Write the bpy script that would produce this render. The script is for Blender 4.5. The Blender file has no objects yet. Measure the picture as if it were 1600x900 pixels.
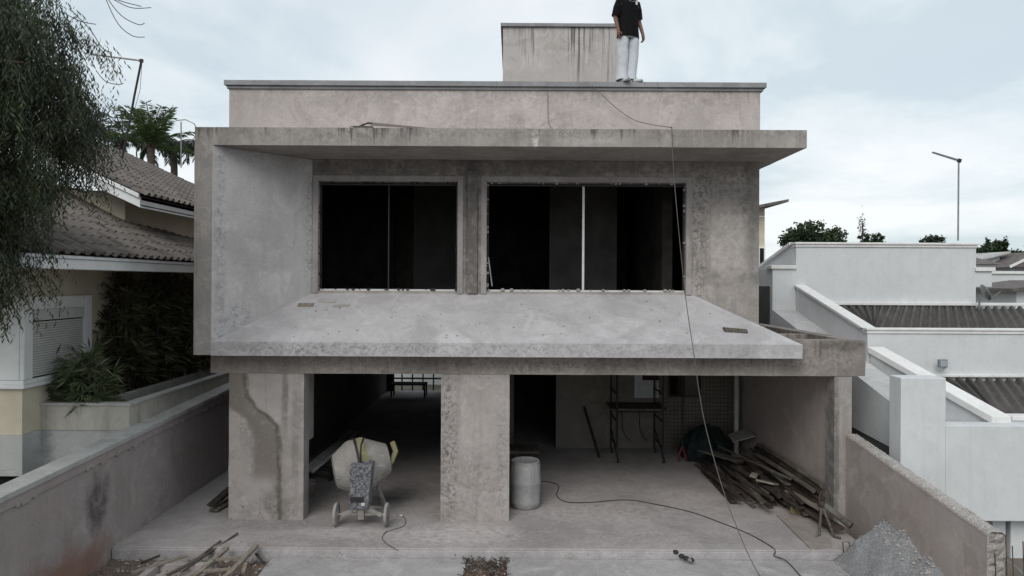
import bpy, math, random
import numpy as np
from mathutils import Vector, Matrix, Euler, Quaternion

random.seed(7)
RNG = np.random.default_rng(11)
S = bpy.context.scene
COL = S.collection
F = 1066.0            # focal length in pixels of a 1600 px wide frame
CAMZ = 3.94           # the camera hovers 3.94 m above the garage floor (z = 0)
ROLL = math.radians(0.3)
HOR = 440.0           # horizon row

# ------------------------------------------------------------------ camera, sky, sun, exposure
cam_d = bpy.data.cameras.new('camera')
cam = bpy.data.objects.new('camera', cam_d); COL.objects.link(cam)
cam_d.sensor_fit = 'HORIZONTAL'; cam_d.sensor_width = 36.0
cam_d.lens = 36.0 * F / 1600.0
cam_d.shift_y = -(450 - HOR) / 1600.0
cam_d.clip_start = 0.05; cam_d.clip_end = 3000
cam.location = (0, 0, CAMZ)
cam.rotation_euler = (Matrix.Rotation(math.radians(90), 3, 'X') @ Matrix.Rotation(ROLL, 3, 'Z')).to_euler()
S.camera = cam

SUN_EL, SUN_AZ = math.radians(40), math.radians(200)   # azimuth from +Y clockwise: behind the camera, a bit to its left
world = bpy.data.worlds.new('World'); S.world = world; world.use_nodes = True
def build_world():
    nt = world.node_tree; nt.nodes.clear()
    N = nt.nodes.new; L = nt.links.new
    out = N('ShaderNodeOutputWorld')
    sky = N('ShaderNodeTexSky'); sky.sky_type = 'NISHITA'; sky.sun_disc = False
    sky.sun_elevation = SUN_EL; sky.sun_rotation = SUN_AZ; sky.air_density = 1.0; sky.dust_density = 1.5
    b1 = N('ShaderNodeBackground'); b1.inputs[1].default_value = 0.12
    L(sky.outputs[0], b1.inputs[0])
    tc = N('ShaderNodeTexCoord')
    sep = N('ShaderNodeSeparateXYZ'); L(tc.outputs['Generated'], sep.inputs[0])
    add = N('ShaderNodeMath'); add.operation = 'ADD'; add.inputs[1].default_value = 0.16
    ab = N('ShaderNodeMath'); ab.operation = 'ABSOLUTE'; L(sep.outputs[2], ab.inputs[0]); L(ab.outputs[0], add.inputs[0])
    dx = N('ShaderNodeMath'); dx.operation = 'DIVIDE'; L(sep.outputs[0], dx.inputs[0]); L(add.outputs[0], dx.inputs[1])
    dy = N('ShaderNodeMath'); dy.operation = 'DIVIDE'; L(sep.outputs[1], dy.inputs[0]); L(add.outputs[0], dy.inputs[1])
    cmb = N('ShaderNodeCombineXYZ'); L(dx.outputs[0], cmb.inputs[0]); L(dy.outputs[0], cmb.inputs[1])
    n1 = N('ShaderNodeTexNoise'); n1.inputs['Scale'].default_value = 0.85; n1.inputs['Detail'].default_value = 7; n1.inputs['Roughness'].default_value = 0.55
    n1.inputs['Distortion'].default_value = 0.4
    L(cmb.outputs[0], n1.inputs['Vector'])
    r1 = N('ShaderNodeValToRGB'); r1.color_ramp.elements[0].position = 0.40; r1.color_ramp.elements[1].position = 0.60
    r1.color_ramp.elements[0].color = (0.625, 0.715, 0.765, 1)
    r1.color_ramp.elements[1].color = (0.90, 0.93, 0.94, 1)
    e = r1.color_ramp.elements.new(0.49); e.color = (0.765, 0.83, 0.86, 1)
    L(n1.outputs[0], r1.inputs[0])
    b2 = N('ShaderNodeBackground'); L(r1.outputs[0], b2.inputs[0]); b2.inputs[1].default_value = 1.0
    # cloud cover: almost closed, thinner veils let some blue through
    n2 = N('ShaderNodeTexNoise'); n2.inputs['Scale'].default_value = 0.33; n2.inputs['Detail'].default_value = 4
    L(cmb.outputs[0], n2.inputs['Vector'])
    r2 = N('ShaderNodeValToRGB'); r2.color_ramp.elements[0].position = 0.3; r2.color_ramp.elements[1].position = 0.6
    r2.color_ramp.elements[0].color = (0.72,)*3 + (1,); r2.color_ramp.elements[1].color = (0.97,)*3 + (1,)
    L(n2.outputs[0], r2.inputs[0])
    mx = N('ShaderNodeMixShader'); L(r2.outputs[0], mx.inputs[0]); L(b1.outputs[0], mx.inputs[1]); L(b2.outputs[0], mx.inputs[2])
    L(mx.outputs[0], out.inputs[0])
build_world()
sun_d = bpy.data.lights.new('sun', 'SUN'); sun_d.energy = 1.45; sun_d.angle = math.radians(35); sun_d.color = (1.0, 0.96, 0.90)
sun = bpy.data.objects.new('sun', sun_d); COL.objects.link(sun)
sdir = Vector((math.sin(SUN_AZ)*math.cos(SUN_EL), math.cos(SUN_AZ)*math.cos(SUN_EL), math.sin(SUN_EL)))
sun.rotation_euler = sdir.to_track_quat('Z', 'Y').to_euler()
sun.location = sdir * 60
S.view_settings.view_transform = 'Standard'; S.view_settings.look = 'None'
S.view_settings.exposure = 0.13; S.view_settings.gamma = 1.0; S.view_settings.use_curve_mapping = False
S.cycles.use_denoising = True
S.cycles.max_bounces = 6; S.cycles.diffuse_bounces = 4

# ------------------------------------------------------------------ measuring: a pixel of the photo at a given distance
TR = math.tan(ROLL)
def at(px, py, d):
    x = px + TR * (py - 450); y = py - TR * (px - 800)
    return Vector(((x - 800) * d / F, d, CAMZ + (HOR - y) * d / F))
def on_floor(px, py, z=0.0):
    y = py - TR * (px - 800)
    d = (CAMZ - z) * F / (y - HOR)
    return at(px, py, d)

# ------------------------------------------------------------------ materials
class NT:
    def __init__(s, name, rough=0.85, spec=0.25):
        s.m = bpy.data.materials.new(name); s.m.use_nodes = True
        s.t = s.m.node_tree; s.t.nodes.clear()
        s.out = s.n('ShaderNodeOutputMaterial'); s.b = s.n('ShaderNodeBsdfPrincipled')
        s.l(s.b.outputs[0], s.out.inputs[0])
        s.b.inputs['Roughness'].default_value = rough
        s.b.inputs['Specular IOR Level'].default_value = spec
        s._pos = None
    def n(s, t): return s.t.nodes.new(t)
    def l(s, a, b): s.t.links.new(a, b)
    def put(s, sock, v):
        if isinstance(v, bpy.types.NodeSocket): s.l(v, sock)
        else: sock.default_value = v
    def pos(s):
        if s._pos is None: s._pos = s.n('ShaderNodeNewGeometry').outputs['Position']
        return s._pos
    def objc(s): return s.n('ShaderNodeTexCoord').outputs['Object']
    def vmul(s, v, k):
        n = s.n('ShaderNodeVectorMath'); n.operation = 'MULTIPLY'; s.put(n.inputs[0], v); n.inputs[1].default_value = k; return n.outputs[0]
    def noise(s, scale, detail=5, rough=0.55, vec=None, dist=0.0):
        n = s.n('ShaderNodeTexNoise'); n.inputs['Scale'].default_value = scale; n.inputs['Detail'].default_value = detail
        n.inputs['Roughness'].default_value = rough; n.inputs['Distortion'].default_value = dist
        s.l(vec if vec is not None else s.pos(), n.inputs['Vector']); return n.outputs[0]
    def math(s, op, a, b=0.0, c=0.0, clamp=False):
        n = s.n('ShaderNodeMath'); n.operation = op; n.use_clamp = clamp
        s.put(n.inputs[0], a); s.put(n.inputs[1], b); s.put(n.inputs[2], c); return n.outputs[0]
    def rng(s, v, a, b, lo=0.0, hi=1.0, smooth=True):
        n = s.n('ShaderNodeMapRange'); n.interpolation_type = 'SMOOTHSTEP' if smooth else 'LINEAR'
        s.put(n.inputs[0], v)
        if a > b: a, b, lo, hi = b, a, hi, lo
        n.inputs[1].default_value = a; n.inputs[2].default_value = b; n.inputs[3].default_value = lo; n.inputs[4].default_value = hi
        return n.outputs[0]
    def mix(s, f, a, b, mode='MIX'):
        n = s.n('ShaderNodeMix'); n.data_type = 'RGBA'; n.blend_type = mode
        s.put(n.inputs[0], f)
        for sock, v in ((n.inputs[6], a), (n.inputs[7], b)):
            if isinstance(v, (tuple, list)) and len(v) == 3: v = tuple(v) + (1,)
            s.put(sock, v)
        return n.outputs[2]
    def col(s, c):
        if isinstance(c, (tuple, list)): s.b.inputs['Base Color'].default_value = tuple(c[:3]) + (1,)
        else: s.l(c, s.b.inputs['Base Color'])
    def bump(s, h, strength=0.3, dist=0.02):
        n = s.n('ShaderNodeBump'); n.inputs['Strength'].default_value = strength; n.inputs['Distance'].default_value = dist
        s.l(h, n.inputs['Height']); s.l(n.outputs[0], s.b.inputs['Normal'])
    def xyz(s):
        n = s.n('ShaderNodeSeparateXYZ'); s.l(s.pos(), n.inputs[0]); return n.outputs
    def blob(s, c, r, wob=0.55, soft=0.25, nscale=3.0):
        """mask of an uneven stain round c with radii r"""
        a = s.n('ShaderNodeVectorMath'); a.operation = 'SUBTRACT'; s.l(s.pos(), a.inputs[0]); a.inputs[1].default_value = c
        v = s.vmul(a.outputs[0], tuple(1.0 / q for q in r))
        ln = s.n('ShaderNodeVectorMath'); ln.operation = 'LENGTH'; s.l(v, ln.inputs[0])
        w = s.math('MULTIPLY', s.math('SUBTRACT', s.noise(nscale, 4), 0.5), wob * 2)
        return s.rng(s.math('ADD', ln.outputs[1], w), 1.0 + soft/2, 1.0 - soft/2)

def plain(name, c, rough=0.7, spec=0.3, var=0.12, nscale=6.0, metallic=0.0, bump=0.0):
    t = NT(name, rough, spec); t.b.inputs['Metallic'].default_value = metallic
    n = t.noise(nscale, 5)
    k = t.rng(n, 0.3, 0.7, 1 - var, 1 + var)
    v = t.n('ShaderNodeVectorMath'); v.operation = 'SCALE'; v.inputs[0].default_value = c[:3]; t.l(k, v.inputs['Scale'])
    t.col(v.outputs[0])
    if bump: t.bump(t.noise(nscale * 8, 3), bump, 0.01)
    return t.m

def concrete(name, base, dark=None, blotch=0.35, streak=0.0, pits=0.25, grain=0.10, stains=(), lights=(), topstreak=None, bump=0.35, warm=None, cracks=0.0, scuffs=(), drips=(), patch=0.30, curve=None, glow=0.55, tints=()):
    """raw render: cloudy blotches, trowel mottling, pin holes, water streaks, stains of their own shape"""
    t = NT(name, 0.9, 0.15)
    if max(base) > 0.2: base = (base[0]*1.14, base[1]*1.145, base[2]*1.22)
    if warm: warm = (warm[0]*1.14, warm[1]*1.145, warm[2]*1.22)
    dark = dark or tuple(c * 0.55 for c in base)
    n1 = t.noise(0.75, 6, 0.6, dist=0.6); n2 = t.noise(4.2, 7, 0.62, dist=0.3); n3 = t.noise(70, 3, 0.6)
    c = t.mix(t.rng(n1, 0.42, 0.68, 0, blotch), base, dark)
    c = t.mix(t.rng(n2, 0.45, 0.72, 0, blotch * 0.8), c, tuple(q * 0.72 for q in base))
    c = t.mix(t.rng(t.noise(1.7, 6, 0.65, dist=0.8), 0.50, 0.68, 0, glow), c, tuple(min(1, q * 1.25) for q in base))
    pt = t.noise(1.15, 9, 0.66, dist=1.4)
    c = t.mix(t.rng(pt, 0.535, 0.575, 0, patch), c, (base[0]*0.62, base[1]*0.60, base[2]*0.55))
    c = t.mix(t.rng(t.noise(2.1, 8, 0.7, dist=1.0), 0.575, 0.62, 0, patch*1.1), c, tuple(min(1, q * 1.35) for q in base))
    if warm: c = t.mix(t.rng(t.noise(0.5, 4), 0.45, 0.65, 0, 0.5), c, warm)
    if streak > 0:
        sv = t.vmul(t.pos(), (11, 11, 0.55))
        sn = t.noise(1.0, 5, 0.6, vec=sv)
        c = t.mix(t.rng(sn, 0.50, 0.70, 0, streak), c, tuple(q * 0.45 for q in base))
    if topstreak:
        z0, ln, amt = topstreak      # runs that start at height z0 and thin out over ln metres
        z = t.xyz()[2]
        sv = t.vmul(t.pos(), (16, 16, 0.35)); sn = t.noise(1.0, 4, 0.65, vec=sv)
        big = t.rng(t.noise(1.3, 3, vec=t.vmul(t.pos(), (1, 1, 0.1))), 0.46, 0.58)
        fall = t.rng(z, z0 - ln, z0, 0, 1, False)
        thr = t.math('SUBTRACT', 0.78, t.math('MULTIPLY', t.math('MULTIPLY', fall, big), 0.36))
        c = t.mix(t.math('MULTIPLY', t.math('MULTIPLY', t.math('SUBTRACT', sn, thr), 9.0, clamp=True), amt), c, tuple(q * 0.25 for q in base))
        sn2 = t.noise(1.0, 4, 0.65, vec=t.vmul(t.pos(), (13, 13, 0.3)))
        c = t.mix(t.math('MULTIPLY', t.rng(sn2, 0.60, 0.68), t.math('MULTIPLY', fall, 0.4)), c, tuple(min(1, q * 1.35) for q in base))
    for (cc, rr, f) in stains:
        edge = t.math('MULTIPLY', t.blob(cc, rr, 0.75, 0.9, 4.0), t.rng(t.noise(7, 7, 0.7, dist=0.5), 0.30, 0.62, 0.35, 1.0))
        c = t.mix(t.math('MULTIPLY', edge, f), c, tuple(q * 0.33 for q in base))
    for (cc, rr, f) in scuffs:
        edge = t.math('MULTIPLY', t.blob(cc, rr, 0.5, 1.4, 2.5), t.rng(t.noise(15, 10, 0.80, dist=0.5), 0.46, 0.60))
        c = t.mix(t.math('MULTIPLY', edge, f), c, tuple(q * 0.32 for q in base))
    for (cc, rr, f) in drips:
        sn = t.noise(1.0, 5, 0.6, vec=t.vmul(t.pos(), (17, 17, 0.45)))
        edge = t.math('MULTIPLY', t.blob(cc, rr, 0.5, 1.2, 2.0), t.rng(sn, 0.47, 0.62))
        c = t.mix(t.math('MULTIPLY', edge, f), c, tuple(q * 0.28 for q in base))
    if curve:      # a wet run: dark wandering line with a damp area on its left
        x_, y_, z_ = t.xyz()
        rp = t.n('ShaderNodeValToRGB'); zs = [q[0] for q in curve]; zlo, zhi = min(zs), max(zs); xlo, xhi = -5.0, -3.0
        el = rp.color_ramp.elements
        pts = sorted(curve)
        while len(el) < len(pts): el.new(0.5)
        for q, (zz_, xx_) in zip(el, pts):
            q.position = (zz_-zlo)/(zhi-zlo); v_ = (xx_-xlo)/(xhi-xlo); q.color = (v_, v_, v_, 1)
        t.l(t.rng(z_, zlo, zhi, 0, 1, False), rp.inputs[0])
        xl = t.math('MULTIPLY_ADD', rp.outputs[0], xhi-xlo, xlo)
        dx_ = t.math('ADD', t.math('SUBTRACT', x_, xl), t.math('MULTIPLY', t.math('SUBTRACT', t.noise(6, 5, 0.6), 0.5), 0.12))
        front = t.rng(y_, 11.26, 11.24)
        line = t.math('MULTIPLY', t.rng(t.math('ABSOLUTE', dx_), 0.075, 0.008), t.rng(t.noise(5, 6, 0.7), 0.3, 0.55, 0.35, 1.0))
        damp = t.math('MULTIPLY', t.rng(dx_, 0.01, -0.02), t.math('MULTIPLY', t.rng(dx_, -0.50, -0.36), t.rng(z_, 0.55, 0.85)))
        damp = t.math('MULTIPLY', damp, t.rng(t.noise(3.0, 7, 0.7, dist=0.5), 0.30, 0.45, 0.45, 1.0))
        c = t.mix(t.math('MULTIPLY', t.math('MULTIPLY', damp, front), 0.80), c, (base[0]*0.42, base[1]*0.40, base[2]*0.36))
        c = t.mix(t.math('MULTIPLY', t.math('MULTIPLY', line, front), 0.85), c, (base[0]*0.28, base[1]*0.26, base[2]*0.23))
    for (cc, rr, tc, f) in tints:
        c = t.mix(t.math('MULTIPLY', t.blob(cc, rr, 0.6, 1.0, 3.0), f), c, tc)
    for (cc, rr, f) in lights:
        c = t.mix(t.math('MULTIPLY', t.math('MULTIPLY', t.blob(cc, rr, 0.7, 1.0, 6.0), t.rng(t.noise(9, 6, 0.7), 0.35, 0.6)), f), c, tuple(min(0.8, q * 1.6) for q in base))
    pn = t.noise(17, 4, 0.6)
    mask = t.math('MULTIPLY', t.rng(pn, 0.66, 0.71), t.rng(t.noise(1.9, 3), 0.48, 0.6))
    c = t.mix(t.math('MULTIPLY', mask, pits), c, tuple(q * 0.25 for q in base))
    if cracks:
        vo = t.n('ShaderNodeTexVoronoi'); vo.feature = 'DISTANCE_TO_EDGE'; vo.inputs['Scale'].default_value = 0.55
        wv = t.n('ShaderNodeVectorMath'); wv.operation = 'ADD'; t.l(t.pos(), wv.inputs[0])
        nn = t.n('ShaderNodeTexNoise'); nn.inputs['Scale'].default_value = 2.0; nn.inputs['Detail'].default_value = 6; t.l(t.pos(), nn.inputs['Vector']); t.l(nn.outputs[1], wv.inputs[1])
        t.l(wv.outputs[0], vo.inputs['Vector'])
        c = t.mix(t.math('MULTIPLY', t.rng(vo.outputs[0], 0.010, 0.003), cracks), c, tuple(q * 0.35 for q in base))
    c = t.mix(t.rng(t.noise(13, 8, 0.75, dist=0.3), 0.50, 0.66, 0, min(0.35, blotch*0.45)), c, tuple(q * 0.66 for q in base))
    c = t.mix(t.rng(t.noise(9.5, 8, 0.75, dist=0.3), 0.54, 0.68, 0, min(0.3, blotch*0.40)), c, tuple(min(1, q * 1.3) for q in base))
    g = t.rng(n3, 0.3, 0.7, 1 - grain, 1 + grain)
    v = t.n('ShaderNodeVectorMath'); v.operation = 'SCALE'; t.l(c, v.inputs[0]); t.l(g, v.inputs['Scale'])
    t.col(v.outputs[0])
    h = t.math('ADD', t.math('MULTIPLY', n2, 0.8), t.math('ADD', t.math('MULTIPLY', n3, 0.15), t.math('MULTIPLY', mask, -0.6)))
    t.bump(h, bump, 0.025)
    return t.m

def timber(name, c, dark, scale=1.0):
    t = NT(name, 0.85, 0.15)
    o = t.objc()
    g = t.noise(6 * scale, 6, 0.6, vec=t.vmul(o, (9, 0.5, 9)))
    b = t.noise(2.5, 4)
    cc = t.mix(t.rng(g, 0.35, 0.65), dark, c)
    cc = t.mix(t.rng(b, 0.50, 0.68, 0, 0.45), cc, tuple(min(0.2, q*1.8) for q in c))
    t.col(cc); t.bump(g, 0.4, 0.01)
    return t.m

def leafmat(name, a, b, rough=0.55, trans=0.15, tuft=None):
    t = NT(name, rough, 0.25)
    oi = t.n('ShaderNodeNewGeometry')
    r = oi.outputs['Random Per Island']
    c = t.mix(r, a, b)
    if tuft: c = t.mix(t.rng(t.noise(1.6, 4, 0.6), 0.46, 0.62, 0, 0.8), c, tuft)
    t.col(c)
    t.b.inputs['Subsurface Weight'].default_value = 0.0
    tr = t.n('ShaderNodeBsdfTranslucent'); t.l(c, tr.inputs[0])
    mx = t.n('ShaderNodeMixShader'); mx.inputs[0].default_value = trans
    t.l(t.b.outputs[0], mx.inputs[1]); t.l(tr.outputs[0], mx.inputs[2]); t.l(mx.outputs[0], t.out.inputs[0])
    return t.m

# ------------------------------------------------------------------ mesh helpers
ORG = {}
def V(*a): return Vector(a)
class MB:
    def __init__(s): s.v = []; s.f = []
    def add(s, vs, fs):
        o = len(s.v); s.v += [tuple(p) for p in vs]; s.f += [tuple(i + o for i in q) for q in fs]; return s
    def box(s, x0, x1, y0, y1, z0, z1):
        return s.add([(x0,y0,z0),(x1,y0,z0),(x1,y1,z0),(x0,y1,z0),(x0,y0,z1),(x1,y0,z1),(x1,y1,z1),(x0,y1,z1)],
              [(0,3,2,1),(4,5,6,7),(0,1,5,4),(1,2,6,5),(2,3,7,6),(3,0,4,7)])
    def hexa(s, bottom, top):
        """bottom, top: 4 points each, counter-clockwise seen from above"""
        return s.add(list(bottom) + list(top), [(0,3,2,1),(4,5,6,7),(0,1,5,4),(1,2,6,5),(2,3,7,6),(3,0,4,7)])
    def prism(s, pts, z0, z1):
        n = len(pts)
        return s.add([(x, y, z0) for x, y in pts] + [(x, y, z1) for x, y in pts],
              [tuple(range(n))[::-1], tuple(range(n, 2*n))] + [(i, (i+1) % n, n + (i+1) % n, n + i) for i in range(n)])
    def bar(s, a, b, w, h, up=(0,0,1)):
        a, b = Vector(a), Vector(b); d = (b - a).normalized(); u = Vector(up)
        if abs(d.dot(u)) > 0.98: u = Vector((1,0,0))
        r = d.cross(u).normalized(); u = r.cross(d).normalized()
        P = []
        for p in (a, b):
            for i, j in ((-1,-1),(1,-1),(1,1),(-1,1)): P.append(p + r*(i*w/2) + u*(j*h/2))
        return s.add(P, [(0,1,2,3),(7,6,5,4),(0,4,5,1),(1,5,6,2),(2,6,7,3),(3,7,4,0)])
    def tube(s, path, r, n=8, cap=True):
        path = [Vector(p) for p in path]; m = len(path)
        rs = r if isinstance(r, (list, tuple)) else [r] * m
        P = []; prev = None
        for i, p in enumerate(path):
            d = (path[min(i+1, m-1)] - path[max(i-1, 0)])
            d = d.normalized() if d.length > 1e-9 else Vector((0,0,1))
            if prev is None:
                u = Vector((0,0,1)) if abs(d.z) < 0.9 else Vector((1,0,0))
                a = d.cross(u).normalized()
            else:
                a = (prev - d * prev.dot(d)).normalized()
            prev = a; b = d.cross(a)
            for k in range(n):
                t = 2*math.pi*k/n; P.append(p + (a*math.cos(t) + b*math.sin(t)) * rs[i])
        Fc = []
        for i in range(m-1):
            for k in range(n):
                k2 = (k+1) % n; Fc.append((i*n+k, i*n+k2, (i+1)*n+k2, (i+1)*n+k))
        if cap: Fc += [tuple(range(n))[::-1], tuple(range((m-1)*n, m*n))]
        return s.add(P, Fc)
    def lathe(s, prof, n=24, c=(0,0,0), axis='Z', closed=False):
        c = Vector(c); P = []; m = len(prof)
        for (r, h) in prof:
            for k in range(n):
                t = 2*math.pi*k/n; a, b = r*math.cos(t), r*math.sin(t)
                P.append(c + (Vector((a, b, h)) if axis == 'Z' else Vector((h, a, b)) if axis == 'X' else Vector((b, h, a))))
        Fc = []
        for i in range(m-1):
            for k in range(n):
                k2 = (k+1) % n; Fc.append((i*n+k, i*n+k2, (i+1)*n+k2, (i+1)*n+k))
        return s.add(P, Fc)
    def xform(s, M):
        s.v = [tuple(M @ Vector(p)) for p in s.v]; return s
    def build(s, name, mat, parent=None, smooth=False, bevel=0.0, seg=2):
        me = bpy.data.meshes.new(name)
        v = np.array(s.v, dtype=float)
        o0 = Vector(((v[:,0].min()+v[:,0].max())/2, (v[:,1].min()+v[:,1].max())/2, v[:,2].min()))
        me.from_pydata((v - np.array(o0)).tolist(), [], s.f); me.update()
        if mat: me.materials.append(mat)
        if smooth: me.polygons.foreach_set('use_smooth', [True] * len(me.polygons))
        o = bpy.data.objects.new(name, me); COL.objects.link(o)
        place(o, o0, parent)
        if bevel:
            b = o.modifiers.new('bevel', 'BEVEL'); b.width = bevel; b.segments = seg; b.limit_method = 'ANGLE'; b.angle_limit = math.radians(40)
        return o
def place(o, w, parent=None):
    w = Vector(w); ORG[o.name] = w
    if parent is not None:
        o.parent = parent; o.location = w - ORG[parent.name]
    else: o.location = w
def tag(o, label=None, cat=None, group=None, kind=None):
    if label: o['label'] = label
    if cat: o['category'] = cat
    if group: o['group'] = group
    if kind: o['kind'] = kind
    return o
def empty(name, loc, label=None, cat=None, group=None):
    o = bpy.data.objects.new(name, None); COL.objects.link(o); o.empty_display_size = 0.2
    place(o, loc); return tag(o, label, cat, group)
def raw(name, mesh, mat, parent=None, loc=(0,0,0), rot=None):
    o = bpy.data.objects.new(name, mesh); COL.objects.link(o)
    if mat and not mesh.materials: mesh.materials.append(mat)
    place(o, loc, parent)
    if rot is not None: o.rotation_euler = rot
    return o
def mesh_np(name, verts, faces, mat, smooth=False):
    me = bpy.data.meshes.new(name); me.from_pydata(verts, [], faces); me.update()
    if mat: me.materials.append(mat)
    if smooth: me.polygons.foreach_set('use_smooth', [True]*len(me.polygons))
    return me
def copy_tree(o, loc, rotz=0.0, scale=None):
    c = o.copy(); COL.objects.link(c); c.location = loc; c.rotation_euler.z = rotz; ORG[c.name] = Vector(loc)
    if scale: c.scale = scale
    for ch in list(o.children):
        d = ch.copy(); COL.objects.link(d); d.parent = c
        for g in list(ch.children):
            e = g.copy(); COL.objects.link(e); e.parent = d
    return c
def leaves_mesh(name, C, D, ln, wd, mat, bend=None):
    """diamond leaves: centres C, directions D (unit), lengths, widths -> one mesh"""
    n = len(C); C = np.asarray(C); D = np.asarray(D)
    R = RNG.normal(size=(n, 3)); W = np.cross(D, R); W /= (np.linalg.norm(W, axis=1, keepdims=True) + 1e-9)
    ln = np.broadcast_to(np.asarray(ln), (n,))[:, None]; wd = np.broadcast_to(np.asarray(wd), (n,))[:, None]
    a = C - D*ln/2; b = C + W*wd/2; c = C + D*ln/2; d = C - W*wd/2
    vs = np.stack([a, b, c, d], 1).reshape(-1, 3)
    fs = np.arange(4*n).reshape(-1, 4)
    me = bpy.data.meshes.new(name)
    me.vertices.add(4*n); me.vertices.foreach_set('co', vs.ravel())
    me.loops.add(4*n); me.loops.foreach_set('vertex_index', fs.ravel().astype(np.int32))
    me.polygons.add(n); me.polygons.foreach_set('loop_start', np.arange(0, 4*n, 4, dtype=np.int32))
    try: me.polygons.foreach_set('loop_total', np.full(n, 4, dtype=np.int32))
    except Exception: pass
    me.update(calc_edges=True); me.validate()
    if mat: me.materials.append(mat)
    return me
def smooth_path(pts, n=6):
    out = []
    for i in range(len(pts)-1):
        p0 = pts[max(i-1, 0)]; p1 = pts[i]; p2 = pts[i+1]; p3 = pts[min(i+2, len(pts)-1)]
        for k in range(n):
            t = k/n; out.append(0.5*((2*p1) + (-p0+p2)*t + (2*p0-5*p1+4*p2-p3)*t*t + (-p0+3*p1-3*p2+p3)*t**3))
    out.append(pts[-1]); return out
def unit(a):
    a = np.asarray(a, float); return a / (np.linalg.norm(a, axis=-1, keepdims=True) + 1e-9)

WAVE = bpy.data.textures.new('cast_unevenness', 'CLOUDS'); WAVE.noise_scale = 0.35; WAVE.noise_depth = 3
def wavy(o, strength=0.014, levels=5):
    m = o.modifiers; bv = m.get('bevel')
    sb = m.new('cuts', 'SUBSURF'); sb.subdivision_type = 'SIMPLE'; sb.levels = levels; sb.render_levels = levels
    dp = m.new('uneven', 'DISPLACE'); dp.texture = WAVE; dp.texture_coords = 'GLOBAL'; dp.strength = strength; dp.mid_level = 0.5
    if bv: m.remove(bv)
    return o
# ------------------------------------------------------------------ palette
G0 = (0.285, 0.262, 0.240)     # raw cement render, slightly brown
M = {}
Zp = lambda py, d: CAMZ + (HOR - py) * d / F
M['parapet'] = concrete('parapet_render', (0.40, 0.36, 0.325), blotch=0.30, streak=0.10, pits=0.35, topstreak=(7.42, 0.5, 0.30),
    scuffs=[((-4.0, 12.14, 7.2), (2.0, 0.3, 0.20), 0.25), ((1.0, 12.14, 7.25), (3.5, 0.3, 0.14), 0.35), ((0.2, 12.14, 6.6), (1.6, 0.3, 0.3), 0.3)], lights=[((-1.4, 12.14, 6.9), (0.7, 0.3, 0.4), 0.2)])
M['tower'] = concrete('tower_render', (0.40, 0.375, 0.345), blotch=0.22, streak=0.06, topstreak=(9.6, 0.6, 0.4), pits=0.1,
    drips=[((1.52, 15, 9.5), (0.42, 0.3, 0.55), 1.0), ((1.40, 15, 9.2), (0.16, 0.3, 1.0), 0.9), ((2.12, 15, 9.2), (0.14, 0.3, 0.8), 0.8), ((0.35, 15, 9.35), (0.22, 0.3, 0.55), 0.8)])
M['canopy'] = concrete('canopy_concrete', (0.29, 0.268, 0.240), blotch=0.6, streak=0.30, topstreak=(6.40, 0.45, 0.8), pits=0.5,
    scuffs=[((0, 10.9, 6.32), (5.5, 0.4, 0.07), 0.45), ((-3, 10.9, 6.2), (1.6, 0.4, 0.1), 0.35)], lights=[((0.36, 10.9, 6.23), (0.06, 0.2, 0.12), 1.0), ((0.37, 10.9, 6.16), (0.035, 0.2, 0.12), 0.9), ((1.2, 10.9, 6.2), (0.5, 0.2, 0.08), 0.35)])
M['soffit'] = concrete('soffit_concrete', (0.30, 0.275, 0.25), blotch=0.35)
M['fin'] = concrete('fin_render', (0.42, 0.405, 0.385), patch=0.16, blotch=0.35, streak=0.12, pits=0.9, warm=(0.32, 0.29, 0.262),
    scuffs=[((-4.70, 10.98, 4.5), (0.09, 0.09, 2.2), 0.55), ((-4.5, 11.2, 3.35), (0.3, 0.3, 0.22), 0.55), ((-3.60, 12.12, 4.8), (0.09, 0.09, 1.6), 0.5), ((-4.1, 11.6, 5.95), (0.9, 0.9, 0.14), 0.35), ((-4.2, 11.5, 4.4), (0.5, 0.5, 0.5), 0.10)])
M['slab'] = concrete('slab_concrete', (0.375, 0.362, 0.35), patch=0.18, blotch=0.45, pits=0.6, grain=0.08,
    scuffs=[((0, 10.85, 2.85), (5, 0.1, 0.12), 0.5), ((-3.3, 10.85, 2.83), (1.3, 0.1, 0.12), 0.6), ((0.5, 11.6, 3.4), (3.5, 0.6, 0.4), 0.08)])
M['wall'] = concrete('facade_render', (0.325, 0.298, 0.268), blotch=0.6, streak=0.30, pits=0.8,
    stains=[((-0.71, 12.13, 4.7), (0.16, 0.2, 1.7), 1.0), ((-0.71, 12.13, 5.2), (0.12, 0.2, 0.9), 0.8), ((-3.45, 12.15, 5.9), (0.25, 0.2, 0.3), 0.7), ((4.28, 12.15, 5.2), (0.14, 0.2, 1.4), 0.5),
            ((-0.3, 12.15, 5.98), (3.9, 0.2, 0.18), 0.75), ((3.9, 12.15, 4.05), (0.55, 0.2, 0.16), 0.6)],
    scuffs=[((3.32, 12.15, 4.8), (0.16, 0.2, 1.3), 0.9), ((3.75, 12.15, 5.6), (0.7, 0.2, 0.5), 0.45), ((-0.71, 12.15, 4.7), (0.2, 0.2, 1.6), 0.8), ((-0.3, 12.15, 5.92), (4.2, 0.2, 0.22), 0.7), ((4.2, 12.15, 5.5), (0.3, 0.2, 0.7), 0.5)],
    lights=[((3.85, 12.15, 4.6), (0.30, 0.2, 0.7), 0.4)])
M['trim'] = concrete('window_surround', (0.285, 0.262, 0.245), blotch=0.35, pits=0.4, streak=0.25)
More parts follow.
